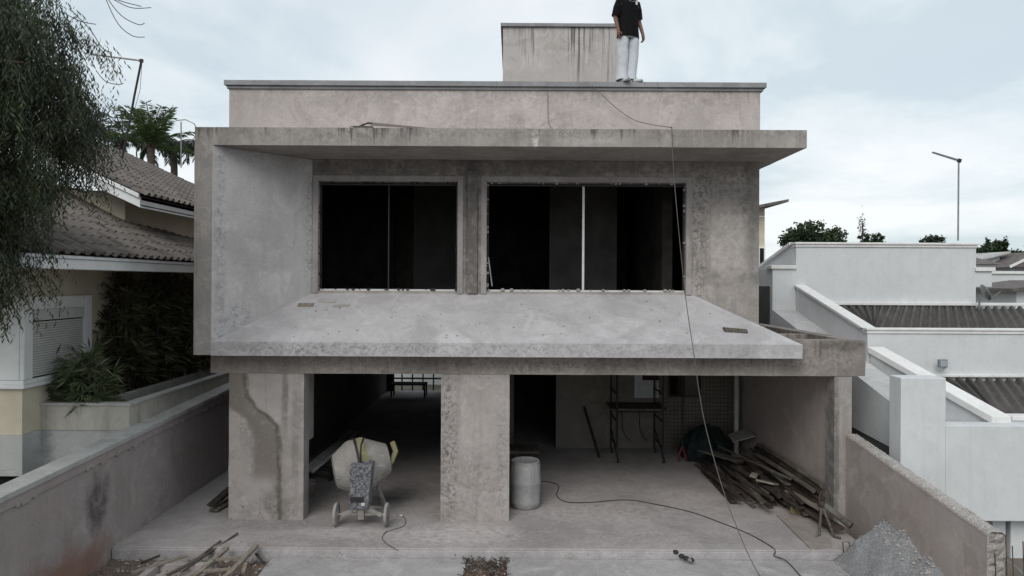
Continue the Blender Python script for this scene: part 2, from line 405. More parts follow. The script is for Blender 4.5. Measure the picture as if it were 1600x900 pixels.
M['beam'] = concrete('beam_concrete', (0.25, 0.225, 0.195), blotch=0.85, streak=0.35, pits=0.7, topstreak=(2.75, 0.35, 0.6),
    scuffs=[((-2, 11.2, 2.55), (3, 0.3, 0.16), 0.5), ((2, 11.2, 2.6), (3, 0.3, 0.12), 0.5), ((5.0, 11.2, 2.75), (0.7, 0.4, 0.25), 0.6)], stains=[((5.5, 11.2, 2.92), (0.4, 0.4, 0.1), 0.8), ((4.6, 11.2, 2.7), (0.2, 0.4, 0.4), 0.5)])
M['pillar'] = concrete('pillar_render', (0.31, 0.285, 0.258), blotch=0.40, streak=0.22, pits=0.8,
    curve=[(2.41, -4.38), (2.03, -4.34), (1.84, -4.20), (1.68, -3.96), (1.53, -3.85), (1.30, -3.81), (0.56, -3.81), (0.0, -3.80)],
    stains=[((-3.72, 11.2, 2.0), (0.05, 0.4, 0.6), 0.7), ((-3.55, 11.2, 1.2), (0.06, 0.4, 1.0), 0.4), ((-3.85, 11.2, 0.25), (0.2, 0.4, 0.3), 0.5), ((5.33, 11.2, 1.0), (0.06, 0.4, 1.6), 0.8)],
    scuffs=[((-1.03, 11.2, 1.3), (0.14, 0.4, 1.3), 1.0), ((-0.15, 11.2, 0.9), (0.08, 0.4, 0.9), 0.5), ((-0.6, 11.2, 0.6), (0.5, 0.4, 0.5), 0.4), ((-4.3, 11.2, 1.5), (0.2, 0.4, 0.4), 0.5), ((-3.9, 11.2, 0.15), (0.6, 0.4, 0.15), 0.6)],
    lights=[((-0.6, 11.2, 1.5), (0.3, 0.3, 0.5), 0.2)])
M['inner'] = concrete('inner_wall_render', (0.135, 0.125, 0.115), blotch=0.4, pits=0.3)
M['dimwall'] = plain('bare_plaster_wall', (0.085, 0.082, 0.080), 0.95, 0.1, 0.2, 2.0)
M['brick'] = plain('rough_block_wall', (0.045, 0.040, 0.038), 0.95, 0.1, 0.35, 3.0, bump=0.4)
M['floor'] = concrete('garage_floor_cement', patch=0.22, base=(0.325, 0.300, 0.280), blotch=0.45, pits=0.45, grain=0.06, cracks=0.0, scuffs=[((0, 12.0, 0), (4.5, 1.6, 0.3), 0.22), ((1.5, 10.5, 0), (2.5, 0.4, 0.3), 0.3), ((-3.0, 10.3, 0), (2.0, 0.25, 0.3), 0.35), ((-3.9, 11.0, 0), (0.8, 0.3, 0.3), 0.4)],
    stains=[((-2.3, 12.6, 0), (0.9, 0.35, 0.3), 0.55), ((-3.8, 11.0, 0), (0.7, 0.25, 0.3), 0.30), ((2.2, 14.8, 0), (1.4, 0.7, 0.3), 0.3)],
    lights=[((-0.9, 10.6, 0), (0.9, 0.4, 0.3), 0.5), ((1.6, 11.6, 0), (1.2, 0.5, 0.3), 0.35), ((-2.6, 10.7, 0), (0.8, 0.2, 0.3), 0.35), ((3.2, 12.4, 0), (0.6, 0.8, 0.3), 0.3)])
M['drive'] = concrete('driveway_concrete', (0.34, 0.325, 0.31), blotch=0.5, pits=0.9, grain=0.16, bump=0.6, cracks=0.15)
M['gwall'] = concrete('garden_wall_render', (0.30, 0.272, 0.252), blotch=0.22, streak=0.16, pits=0.25, warm=(0.29, 0.245, 0.22),
    tints=[((-5.88, 8.9, -0.15), (0.4, 1.0, 0.45), (0.25, 0.13, 0.09), 0.75)],
    stains=[((-5.88, 9.72, 0.78), (0.3, 0.25, 0.36), 0.95)])
M['gcap'] = concrete('garden_wall_cap', (0.375, 0.37, 0.345), blotch=0.4, streak=0.1, pits=0.4)
M['rwall'] = concrete('side_wall_render', (0.335, 0.295, 0.262), blotch=0.2, streak=0.1, pits=0.15, warm=(0.31, 0.25, 0.215))
M['rubble'] = concrete('broken_mortar', (0.31, 0.29, 0.262), blotch=0.7, pits=0.9, grain=0.35, bump=1.0)
M['coping'] = concrete('coping_concrete', (0.25, 0.25, 0.245), blotch=0.4, streak=0.2)
M['white'] = concrete('white_wall_paint', (0.525, 0.535, 0.515), dark=(0.46, 0.47, 0.455), blotch=0.25, streak=0.09, pits=0.12, grain=0.03, bump=0.12, patch=0.04, glow=0.10)
M['whitecap'] = concrete('white_coping_paint', (0.635, 0.63, 0.59), dark=(0.5, 0.5, 0.47), blotch=0.35, streak=0.12, pits=0.3, grain=0.05, bump=0.15, patch=0.08, glow=0.15)
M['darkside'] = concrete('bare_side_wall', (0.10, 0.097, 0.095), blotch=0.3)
M['ledge'] = concrete('worn_white_ledge', (0.42, 0.42, 0.40), blotch=0.25, pits=0.3)
M['soil'] = concrete('bare_soil', (0.15, 0.125, 0.105), dark=(0.09, 0.07, 0.058), blotch=0.7, pits=0.8, grain=0.35, bump=1.0, warm=(0.25, 0.115, 0.072))
M['ground'] = plain('ground_earth', (0.14, 0.13, 0.11), 0.95, 0.1, 0.3, 0.8, bump=0.3)
M['cream'] = plain('cream_wall_paint', (0.56, 0.515, 0.41), 0.85, 0.15, 0.10, 1.6, bump=0.1)
M['creamold'] = concrete('weathered_cream_paint', (0.40, 0.385, 0.325), blotch=0.25, streak=0.45, pits=0.15)
M['basew'] = concrete('pale_base_paint', (0.37, 0.375, 0.35), blotch=0.12, streak=0.10, pits=0.1)
M['trimw'] = plain('white_trim_paint', (0.74, 0.76, 0.77), 0.6, 0.3, 0.06, 3.0)
M['shutter'] = plain('grey_shutter', (0.56, 0.57, 0.56), 0.5, 0.4, 0.05, 4.0)
M['black'] = plain('black_gap', (0.012, 0.012, 0.013), 0.8, 0.2)
M['alu'] = plain('white_aluminium', (0.55, 0.56, 0.56), 0.45, 0.4, 0.06, 8.0)
M['aludark'] = plain('dark_aluminium', (0.014, 0.013, 0.013), 0.5, 0.4, 0.1)
M['steel'] = plain('dark_steel', (0.03, 0.028, 0.027), 0.6, 0.4, 0.3, 9.0, metallic=0.3)
M['rust'] = plain('rusty_steel', (0.085, 0.055, 0.042), 0.85, 0.2, 0.35, 20.0)
M['galv'] = plain('galvanised_steel', (0.24, 0.245, 0.25), 0.5, 0.4, 0.15, 9.0, metallic=0.4)
M['cable'] = plain('black_cable', (0.025, 0.024, 0.024), 0.6, 0.3)
M['rope'] = plain('pale_rope', (0.22, 0.21, 0.20), 0.8, 0.2)
M['pvc'] = plain('pale_pvc', (0.50, 0.49, 0.47), 0.5, 0.4, 0.12, 5.0)
M['red'] = plain('red_paint', (0.13, 0.018, 0.024), 0.5, 0.4)
M['tarp'] = plain('dark_green_net', (0.014, 0.021, 0.021), 0.85, 0.2, 0.4, 7.0)
M['plaster'] = plain('pale_board', (0.33, 0.32, 0.30), 0.8, 0.2)
M['paper'] = plain('white_paper', (0.5, 0.52, 0.53), 0.8, 0.2)
M['maroon'] = plain('maroon_print', (0.06, 0.022, 0.022), 0.8, 0.2)

def tile_mat(name, c1, c2):
    t = NT(name, 0.85, 0.2)
    oi = t.n('ShaderNodeObjectInfo'); gi = t.n('ShaderNodeNewGeometry')
    c = t.mix(oi.outputs['Random'], c1, c2)
    c = t.mix(t.rng(t.noise(2.2, 6), 0.45, 0.65, 0, 0.65), c, tuple(q*0.5 for q in c1))
    c = t.mix(t.rng(t.noise(9, 5), 0.58, 0.68, 0, 0.6), c, (0.17, 0.165, 0.15))
    t.col(c); t.bump(t.noise(60, 3), 0.3, 0.01); return t.m
M['tile'] = tile_mat('roof_tile_clay', (0.13, 0.116, 0.108), (0.175, 0.155, 0.143))
M['fibro'] = concrete('fibre_cement_sheet', (0.10, 0.095, 0.092), blotch=0.6, pits=0.6, grain=0.25)
M['fartile'] = plain('far_roof_tile', (0.13, 0.115, 0.11), 0.85, 0.2, 0.25, 3.0)

# ================================================================== SETTING
g = MB(); g.add([(-700,-300,-0.30),(700,-300,-0.30),(700,1200,-0.30),(-700,1200,-0.30)], [(0,1,2,3)])
tag(g.build('ground', M['ground']), kind='structure')

floor_root = empty('garage_floor', (0, 12, 0)); tag(floor_root, kind='structure')
YF = 10.06
MB().box(-5.88, 5.31, YF, 24.6, -0.30, 0.0).build('floor_slab', M['floor'], floor_root, bevel=0.012)
MB().box(-5.86, 4.95, YF-0.035, YF-0.002, -0.30, -0.022).build('step_lip', M['drive'], floor_root, bevel=0.008)

drv = empty('driveway', (0, 8, -0.12)); tag(drv, kind='structure')
def rough_slab(name, x0, x1, y0, y1, z1, parent, mat, nx=40, ny=24, jag=0.02):
    b = MB(); P = []
    for j in range(ny+1):
        for i in range(nx+1):
            x = x0 + (x1-x0)*i/nx; y = y0 + (y1-y0)*j/ny; z = z1 + random.uniform(-0.003, 0.003)
            if i in (0, nx): x += random.uniform(-jag, jag)
            if j in (0, ny): y += random.uniform(-jag, jag)
            if i in (0, nx) or j in (0, ny): z -= random.uniform(0.0, 0.015)
            P.append((x, y, z))
    Fc = [(j*(nx+1)+i, j*(nx+1)+i+1, (j+1)*(nx+1)+i+1, (j+1)*(nx+1)+i) for j in range(ny) for i in range(nx)]
    rim = [i for i in range(nx+1)] + [j*(nx+1)+nx for j in range(1, ny+1)] + [ny*(nx+1)+i for i in range(nx-1, -1, -1)] + [j*(nx+1) for j in range(ny-1, 0, -1)]
    o = len(P); P += [(P[i][0], P[i][1], -0.30) for i in rim]; n = len(rim)
    Fc += [(rim[k], o+k, o+(k+1) % n, rim[(k+1) % n]) for k in range(n)]
    b.add(P, Fc); return b.build(name, mat, parent)
rough_slab('driveway_slab', -3.48, -0.66, 3.0, 9.99, -0.115, drv, M['drive'])
rough_slab('driveway_slab', -0.06, 4.72, 3.0, 9.99, -0.12, drv, M['drive'])

def soil_patch(x0, x1, y0, y1, z, amp, nx, ny, seed):
    r = random.Random(seed); b = MB(); P = []
    ph = [(r.uniform(1, 5), r.uniform(1, 5), r.uniform(0, 6)) for _ in range(6)]
    for j in range(ny+1):
        for i in range(nx+1):
            x = x0+(x1-x0)*i/nx; y = y0+(y1-y0)*j/ny
            h = sum(math.sin(a*x*2+c)*math.cos(bb*y*2+c) for a, bb, c in ph)/6*amp + r.uniform(-1, 1)*amp*0.45
            P.append((x, y, z + h))
    b.add(P, [(j*(nx+1)+i, j*(nx+1)+i+1, (j+1)*(nx+1)+i+1, (j+1)*(nx+1)+i) for j in range(ny) for i in range(nx)])
    return b
tag(soil_patch(-5.9, -3.45, 3.0, 10.03, -0.19, 0.06, 60, 150, 3).build('soil', M['soil']), kind='structure')
tag(soil_patch(-0.70, -0.02, 3.0, 10.03, -0.16, 0.035, 20, 150, 5).build('soil', M['soil']), kind='structure')
tag(soil_patch(4.66, 5.52, 3.0, 10.05, -0.17, 0.04, 24, 150, 6).build('soil', M['soil']), kind='structure')

# ================================================================== THE UNFINISHED HOUSE
DF, DW, DB = 10.9, 12.16, 11.2
house = empty('unfinished_house', (0, 14, 0), 'unfinished two storey house of bare grey concrete with a deep frame round its upper windows', 'house')
# canopy over the upper windows
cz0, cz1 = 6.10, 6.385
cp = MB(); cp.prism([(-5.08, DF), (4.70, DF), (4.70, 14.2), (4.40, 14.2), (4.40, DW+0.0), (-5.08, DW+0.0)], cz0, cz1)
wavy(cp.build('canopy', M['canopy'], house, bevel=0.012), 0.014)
# splayed side fin
MB().prism([(-5.08, DF), (-4.80, DF), (-3.56, DW), (-5.08, DW)], 2.745, cz0).build('side_fin', M['fin'], house, bevel=0.010)
MB().box(-5.081, -4.80, DF-0.006, DF-0.001, 2.744, cz0).build('fin_front_render', M['canopy'], house)
# sloping lower slab
sl = MB()
sl.hexa([(-4.80, DF-0.02, 2.735), (4.64, DF-0.02, 2.735), (3.23, DW, 2.735), (-3.56, DW, 2.735)],
        [(-4.80, DF-0.02, 2.955), (4.64, DF-0.02, 2.955), (3.23, DW, 3.715), (-3.56, DW, 3.715)])
wavy(sl.build('sloping_slab', M['slab'], house, bevel=0.010), 0.014)
def slab_hit(px, py):
    y = py - TR*(px-800)
    k = (3.715-2.955)/(DW-DF+0.02)
    d = (CAMZ - 2.955 + k*(DF-0.02)) / (k + (y-HOR)/F)
    return at(px, py, d)
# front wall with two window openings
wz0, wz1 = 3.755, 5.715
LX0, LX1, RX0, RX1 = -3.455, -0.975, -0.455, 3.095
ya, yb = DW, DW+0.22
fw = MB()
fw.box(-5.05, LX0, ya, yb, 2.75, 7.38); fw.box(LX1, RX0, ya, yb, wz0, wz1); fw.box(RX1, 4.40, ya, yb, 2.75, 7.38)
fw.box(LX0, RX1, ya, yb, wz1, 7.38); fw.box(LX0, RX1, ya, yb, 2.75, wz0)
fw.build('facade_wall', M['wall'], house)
# the parapet above the canopy is rendered paler: a thin coat set proud of the wall
MB().box(-5.052, 4.402, ya-0.012, ya-0.002, cz1+0.002, 7.38).build('parapet_render', M['parapet'], house)
wavy(MB().box(-5.12, 4.49, ya-0.085, yb+0.12, 7.40, 7.485).build('parapet_coping', M['coping'], house, bevel=0.012), 0.010)
MB().box(-5.085, 4.45, ya-0.045, yb+0.06, 7.345, 7.399).build('coping_bed', M['coping'], house, bevel=0.008)
# raised surrounds
for (x0, x1) in ((LX0, LX1), (RX0, RX1)):
    w = 0.10
    t = MB(); yy0, yy1 = ya-0.028, ya-0.002
    t.box(x0-w, x0, yy0, yy1, wz0-0.04, wz1+w); t.box(x1, x1+w, yy0, yy1, wz0-0.04, wz1+w); t.box(x0, x1, yy0, yy1, wz1, wz1+w)
    t.build('window_surround', M['trim'], house, bevel=0.006)
MB().box(-3.56, RX1+0.32, ya-0.018, ya-0.003, wz1+0.20, cz0-0.002).build('lintel_band', M['wall'], house, bevel=0.006)
MB().box(-0.80, -0.62, ya-0.045, ya-0.0025, wz0-0.04, wz1+0.2).build('centre_post', M['wall'], house, bevel=0.012)
# window frames
def window(x0, x1, mull, white):
    fm = MB(); y0, y1 = ya+0.09, ya+0.14; w = 0.035
    mm = M['alu'] if white else M['aludark']
    fm.box(x0+0.002, x0+w, y0, y1, wz0+0.04, wz1-0.03); fm.box(x1-w, x1-0.002, y0, y1, wz0+0.04, wz1-0.03); fm.box(x0+w, x1-w, y0, y1, wz1-0.06, wz1-0.03)
    f = fm.build('window', M['aludark'], house, bevel=0.004)
    MB().box(x0+0.004, x1-0.004, y0-0.012, y1+0.01, wz0+0.002, wz0+0.038).build('bottom_rail', M['alu'], f, bevel=0.004)
    MB().box(mull-(0.02 if white else 0.012), mull+(0.02 if white else 0.012), y0+0.004, y1-0.004, wz0+0.04, wz1-0.061).build('mullion', mm, f, bevel=0.004)
    # lumps of mortar and foam left round the frame
    lm = MB(); r = random.Random(int(x0*100))
    for k in range(70):
        s = r.choice('lrtb'); q = r.uniform(0.008, 0.03)
        if s in 'lr': p = (x0+0.01 if s == 'l' else x1-0.01, y0-0.02, r.uniform(wz0, wz1))
        else: p = (r.uniform(x0, x1), y0-0.03, wz0+0.04 if s == 'b' else wz1-0.01)
        lm.box(p[0]-q, p[0]+q, p[1]-q, p[1]+q, p[2]-q*0.8, p[2]+q*0.8)
    tag(lm.build('mortar_lumps', M['brick'] if r.random() < 0.5 else M['trim'], f, bevel=0.006), kind='stuff')
    return f
window(LX0, LX1, -2.22, False); window(RX0, RX1, 1.277, True)
MB().bar((RX0+0.03, ya+0.05, wz0+0.62), (RX0+0.10, ya+0.05, wz0+0.10), 0.012, 0.02).build('loose_frame_strip', M['galv'], house)
# other outer walls, floors and roof
MB().box(-5.05, -4.87, yb, 24.6, 2.75, 7.38).build('side_wall', M['wall'], house)
MB().box(4.22, 4.40, yb, 20.0, 2.745, 7.38).build('side_wall', M['wall'], house)
MB().box(-4.87, 4.22, 19.8, 20.0, 2.75, 7.38).build('rear_wall', M['wall'], house)
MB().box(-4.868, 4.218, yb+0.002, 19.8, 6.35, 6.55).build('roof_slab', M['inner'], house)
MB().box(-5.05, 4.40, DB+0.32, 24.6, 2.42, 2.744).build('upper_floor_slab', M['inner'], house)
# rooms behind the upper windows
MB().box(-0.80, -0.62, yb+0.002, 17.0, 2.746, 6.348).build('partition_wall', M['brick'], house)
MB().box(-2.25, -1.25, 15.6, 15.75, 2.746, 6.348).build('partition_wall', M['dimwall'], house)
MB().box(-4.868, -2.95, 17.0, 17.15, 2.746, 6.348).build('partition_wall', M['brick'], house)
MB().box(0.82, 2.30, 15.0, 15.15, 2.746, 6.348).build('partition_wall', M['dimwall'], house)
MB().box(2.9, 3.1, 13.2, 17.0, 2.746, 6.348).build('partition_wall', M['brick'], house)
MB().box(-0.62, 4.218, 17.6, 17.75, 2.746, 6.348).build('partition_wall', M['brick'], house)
# stair tower on the roof
TD = 15.0
tx0, tx1, tz1 = at(786, 60, TD).x, at(981, 60, TD).x, at(786, 42, TD).z
MB().box(tx0, tx1, TD, TD+3.0, 6.55, tz1).build('roof_tower', M['tower'], house, bevel=0.01)
wavy(MB().box(tx0-0.05, tx1+0.05, TD-0.05, TD+3.05, tz1+0.001, tz1+0.07).build('tower_coping', M['coping'], house, bevel=0.012), 0.010)
# beam, pillars, ground floor walls
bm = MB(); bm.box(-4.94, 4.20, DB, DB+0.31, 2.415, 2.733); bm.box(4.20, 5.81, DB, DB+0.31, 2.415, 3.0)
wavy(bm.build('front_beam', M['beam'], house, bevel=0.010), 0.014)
wavy(MB().box(-4.64, -3.41, DB+0.012, DB+0.30, 0.002, 2.414).build('pillar', M['pillar'], house, bevel=0.010), 0.014)
wavy(MB().box(-1.155, -0.03, DB+0.012, DB+0.40, 0.002, 2.414).build('pillar', M['pillar'], house, bevel=0.010), 0.014)
MB().box(5.31, 5.60, DB+0.012, DB+0.35, -0.3, 2.414).build('pillar', M['pillar'], house, bevel=0.010)
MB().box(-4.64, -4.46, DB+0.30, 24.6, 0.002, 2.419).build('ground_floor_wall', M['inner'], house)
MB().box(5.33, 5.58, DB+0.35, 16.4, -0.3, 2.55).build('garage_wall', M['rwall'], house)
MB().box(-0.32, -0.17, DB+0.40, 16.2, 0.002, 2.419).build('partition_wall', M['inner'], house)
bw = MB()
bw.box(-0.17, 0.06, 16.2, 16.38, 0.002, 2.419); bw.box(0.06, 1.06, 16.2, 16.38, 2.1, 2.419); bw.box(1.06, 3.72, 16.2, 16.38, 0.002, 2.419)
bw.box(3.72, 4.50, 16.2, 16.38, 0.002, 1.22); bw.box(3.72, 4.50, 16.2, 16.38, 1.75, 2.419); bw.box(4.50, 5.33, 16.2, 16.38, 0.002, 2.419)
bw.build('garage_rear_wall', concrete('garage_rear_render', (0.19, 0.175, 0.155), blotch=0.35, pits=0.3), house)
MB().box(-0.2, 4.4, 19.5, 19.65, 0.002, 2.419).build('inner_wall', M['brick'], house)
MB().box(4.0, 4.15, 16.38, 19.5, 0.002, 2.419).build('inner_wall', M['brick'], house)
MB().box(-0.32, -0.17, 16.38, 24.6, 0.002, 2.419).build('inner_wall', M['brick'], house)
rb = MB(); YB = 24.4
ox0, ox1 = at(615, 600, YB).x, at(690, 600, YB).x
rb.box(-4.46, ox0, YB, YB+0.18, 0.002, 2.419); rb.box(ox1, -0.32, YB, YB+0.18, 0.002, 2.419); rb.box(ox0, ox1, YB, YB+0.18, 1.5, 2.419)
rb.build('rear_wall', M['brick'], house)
# garage window in the rear wall
wf = MB()
for (a, b, c, d) in ((3.722, 3.77, 1.222, 1.748), (4.45, 4.498, 1.222, 1.748), (3.77, 4.45, 1.222, 1.26), (3.77, 4.45, 1.71, 1.748), (4.09, 4.12, 1.26, 1.71)): wf.box(a, b, 16.22, 16.27, c, d)
wf.build('small_window', M['steel'], house)
# gutter trough beside the house over the garage wall
MB().box(5.55, 5.81, DB+0.312, 16.4, 2.552, 3.0).build('trough_beam', M['beam'], house, bevel=0.008)
MB().box(4.402, 5.549, 12.80, 13.0, 2.60, 2.98).build('trough_cross_beam', M['beam'], house, bevel=0.008)
MB().box(4.402, 5.549, 14.9, 15.1, 2.60, 2.98).build('trough_cross_beam', M['beam'], house, bevel=0.008)
MB().box(4.402, 5.549, DB+0.312, 16.4, 2.48, 2.598).build('trough_floor', M['beam'], house)
# grey box duct hung inside the left opening
dz = at(490, 690, 12.4)
MB().box(-3.80, -3.56, 11.9, 12.3, 1.12, 2.413).build('hanging_duct', M['pvc'], house, bevel=0.01)

# ================================================================== GARDEN WALLS
lw = empty('garden_wall', (-6.0, 11, -0.3), 'long low rendered boundary wall with pale coping beside the left neighbour', 'wall')
def lz(y): return 1.44 + (y-7.8)*0.04
def lowwall(x0, x1, y0, y1, zb, dz, mat, name, bev=0.008):
    b = MB(); b.hexa([(x0,y0,zb(y0)),(x1,y0,zb(y0)),(x1,y1,zb(y1)),(x0,y1,zb(y1))], [(x0,y0,lz(y0)+dz),(x1,y0,lz(y0)+dz),(x1,y1,lz(y1)+dz),(x0,y1,lz(y1)+dz)])
    return b.build(name, mat, lw, bevel=bev)
lowwall(-6.10, -5.88, 2.0, 24.0, lambda y: -0.3, -0.20, M['gwall'], 'wall_body')
lowwall(-6.11, -5.855, 2.0, 24.0, lambda y: lz(y)-0.198, -0.075, M['gwall'], 'render_band')
lowwall(-6.16, -5.835, 2.0, 24.0, lambda y: lz(y)-0.073, 0.0, M['gcap'], 'coping')
pc = MB()
for k in range(26):
    y = random.uniform(6.5, 14); q = random.uniform(0.01, 0.03)
    pc.box(-5.862, -5.845, y-q*2, y+q*2, lz(y)-0.20-q, lz(y)-0.19+q)
tag(pc.build('chipped_mortar', M['gwall'], lw, bevel=0.004), kind='stuff')

rw = empty('side_wall', (5.6, 9.5, -0.3), 'low brownish rendered wall with broken rough mortar top beside the gravel heap', 'wall')
def rz(y): return 1.06 + (y-7.87)*(1.46-1.06)/(11.25-7.87)
b = MB(); n = 40; P = []
for j in range(n+1):
    y = 7.88 + (11.2-7.88)*j/n
    P += [(5.50, y, -0.3), (5.50, y, rz(y)), (5.70, y, rz(y)-0.01), (5.70, y, -0.3)]
Fc = []
for j in range(n):
    for k in range(3): a = j*4+k; Fc.append((a, a+4, a+5, a+1)[::-1])
Fc += [(0, 1, 2, 3), (n*4+3, n*4+2, n*4+1, n*4)]
b.add(P, Fc); b.build('wall_body', M['rwall'], rw)
tm = MB(); nx, ny = 6, 130; P = []
for j in range(ny+1):
    for i in range(nx+1):
        y = 7.86 + (11.19-7.86)*j/ny; x = 5.492 + 0.216*i/nx
        e = min(i, nx-i)/3.0
        P.append((x + random.uniform(-.006, .006), y + random.uniform(-.01, .01), rz(y) + 0.004 + e*0.008 + random.uniform(0, 0.016) if 0 < i < nx else rz(y) - 0.02))
tm.add(P, [(j*(nx+1)+i, j*(nx+1)+i+1, (j+1)*(nx+1)+i+1, (j+1)*(nx+1)+i) for j in range(ny) for i in range(nx)])
tm.build('broken_top', M['rubble'], rw)
# broken end of the wall with reinforcement
en = MB(); nz = 26; P = []
for k in range(nz+1):
    z = -0.3 + (rz(7.88)+0.3)*k/nz
    for i in range(5): P.append((5.495+0.21*i/4, 7.872 - (0.0 if i in (0, 4) else random.uniform(0.0, 0.06)), z))
en.add(P, [(k*5+i, k*5+i+1, (k+1)*5+i+1, (k+1)*5+i) for k in range(nz) for i in range(4)])
en.build('broken_end', M['rubble'], rw)
for (x, dy) in ((5.53, 0.07), (5.66, 0.06), (5.62, 0.22), (5.68, 0.30)):
    MB().tube([(x, 7.85-dy, -0.1), (x+0.005, 7.84-dy, 0.5), (x-0.01, 7.85-dy, rz(7.88)-random.uniform(-0.05, 0.25))], 0.006, 6).build('reinforcing_bar', M['rust'], rw)
MB().tube([(5.66, 7.86, 0.80), (5.67, 7.62, 0.76), (5.69, 7.5, 0.70)], 0.007, 6).build('reinforcing_bar', M['galv'], rw)
# gravel heap against it
hp = MB(); nx, ny = 60, 110; P = []
for j in range(ny+1):
    for i in range(nx+1):
        x = 4.45 + (5.498-4.45)*i/nx; y = 6.6 + (10.3-6.6)*j/ny
        u = (5.5-x)/1.0
        yc = 10.0
        h = 0.62 - 0.62*u*1.25 - (max(0, y-yc)*2.4 if y > yc else (yc-y)*0.17)
        h += 0.018*math.sin(7*x+4*y) + 0.016*math.sin(9*y-5*x) + 0.012*math.sin(17*x-11*y) + random.uniform(-0.012, 0.012)
        h -= 0.04*math.exp(-((y-yc)/0.22)**2)*math.exp(-u/0.2)
        if u < 0.10 and random.random() < 0.5: h += random.uniform(0, 0.04)
        P.append((x, y, max(h, -0.04 + random.uniform(-0.01, 0)) - 0.12 if h > -0.03 else -0.26))
hp.add(P, [(j*(nx+1)+i, j*(nx+1)+i+1, (j+1)*(nx+1)+i+1, (j+1)*(nx+1)+i) for j in range(ny) for i in range(nx)])
M['gravel'] = concrete('grey_gravel_mortar', (0.225, 0.225, 0.218), blotch=0.55, pits=0.8, grain=0.35, bump=0.9)
hpo = hp.build('gravel_heap', M['gravel'], smooth=True)
hs = MB(); rs = random.Random(8)
for k in range(900):
    vx = hp.v[rs.randrange(len(hp.v))]
    if vx[2] < -0.2 or (vx[0] < 5.3 and rs.random() < 0.55): continue
    q = rs.uniform(0.006, 0.018) if vx[0] < 5.3 else rs.uniform(0.012, 0.04)
    P = [(vx[0]+a_*q*rs.uniform(.6, 1.2), vx[1]+b_*q*rs.uniform(.6, 1.2), vx[2]+c_*q*0.8) for a_, b_, c_ in ((1,0,0),(-1,0,0),(0,1,0),(0,-1,0),(0,0,1),(0,0,-1))]
    hs.add(P, [(0,2,4),(2,1,4),(1,3,4),(3,0,4),(2,0,5),(1,2,5),(3,1,5),(0,3,5)])
tag(hs.build('mortar_lumps', M['rubble'], hpo), kind='stuff')
tag(hpo, 'grey gravel and mortar heap piled against the low right wall', 'gravel heap')

# ================================================================== LEFT NEIGHBOUR HOUSE
nl = empty('tiled_house', (-9, 13, -0.3), 'cream neighbouring house with brown tiled roofs, white fascia and a roller shutter', 'house')
MB().box(-13, -7.60, 10.6, 20, 1.52, 4.20).build('wall', M['cream'], nl)
MB().box(-13, -7.585, 10.585, 20, 0.88, 1.518).build('base_band', M['basew'], nl)
MB().box(-13, -7.75, 10.75, 20, -0.3, 0.879).build('shaded_plinth', M['black'], nl)  # black colour stands in for the shadow below the overhanging base band
MB().box(-13, -7.52, 10.52, 13.2, 2.24, 2.30).build('sill_course', M['trimw'], nl, bevel=0.01)
MB().box(-13, -7.54, 10.54, 13.15, 2.301, 2.37).build('sill_course', M['trimw'], nl, bevel=0.01)
# shutter window on the wall that runs back
sw = MB(); X = -7.60
sy0, sy1, sz0, sz1 = 10.53, 12.24, 2.372, 3.66
fw_ = 0.20
sw.box(X+0.002, X+0.075, sy0, sy0+fw_, sz0, sz1); sw.box(X+0.002, X+0.075, sy1-fw_, sy1, sz0, sz1); sw.box(X+0.002, X+0.075, sy0+fw_, sy1-fw_, sz1-fw_, sz1)
shut = sw.build('shutter_window', M['trimw'], nl, bevel=0.012)
MB().box(X+0.002, X+0.010, sy0+fw_, sy1-fw_, sz0, sz1-fw_).build('shutter_back', M['black'], shut)
MB().box(X+0.012, X+0.065, sy0+fw_+0.002, sy1-fw_-0.002, sz1-fw_-0.18, sz1-fw_-0.002).build('shutter_box', M['shutter'], shut, bevel=0.006)
slat = MB(); slat.box(-0.010, 0.010, -(sy1-sy0-2*fw_)/2+0.015, (sy1-sy0-2*fw_)/2-0.015, 0, 0.034)
sm_ = slat.build('slat', M['shutter'], shut, bevel=0.006)
zz = sz1-fw_-0.20-0.036; ymid = (sy0+sy1)/2
sm_.location = Vector((X+0.03, ymid, zz)) - ORG[shut.name]
while zz > sz0+0.06:
    zz -= 0.0395
    c = sm_.copy(); COL.objects.link(c); c.location = Vector((X+0.03, ymid, zz)) - ORG[shut.name]
# front bay window on the face towards the camera
bwn = MB(); bwn.box(-9.6, -8.05, 10.55, 10.598, 2.372, 3.66)
MB().box(-8.0, -7.602, 10.53, 10.598, 2.372, 3.70).build('corner_trim', M['trimw'], nl, bevel=0.012)
bwn.build('bay_window', M['black'], nl)
MB().box(-8.12, -8.02, 10.52, 10.549, 2.372, 3.70).build('window_jamb', M['trimw'], nl, bevel=0.008)
# lower eave: fascia, gutter board, soffit
EX, EZ, EP = -6.40, 4.30, 0.50
MB().box(EX-0.03, EX, 8.9, 18.0, 4.085, 4.235).build('fascia', M['trimw'], nl, bevel=0.006)
MB().box(EX-0.03, EX+0.035, 8.9, 18.0, 4.237, 4.285).build('gutter_edge', M['trimw'], nl, bevel=0.008)
MB().box(-12.5, EX-0.032, 8.9, 18.0, 4.09, 4.12).build('soffit', M['cream'], nl)
MB().box(-12.5, EX-0.001, 8.87, 8.898, 4.085, 4.285).build('fascia', M['trimw'], nl)
ua = math.atan(EP)
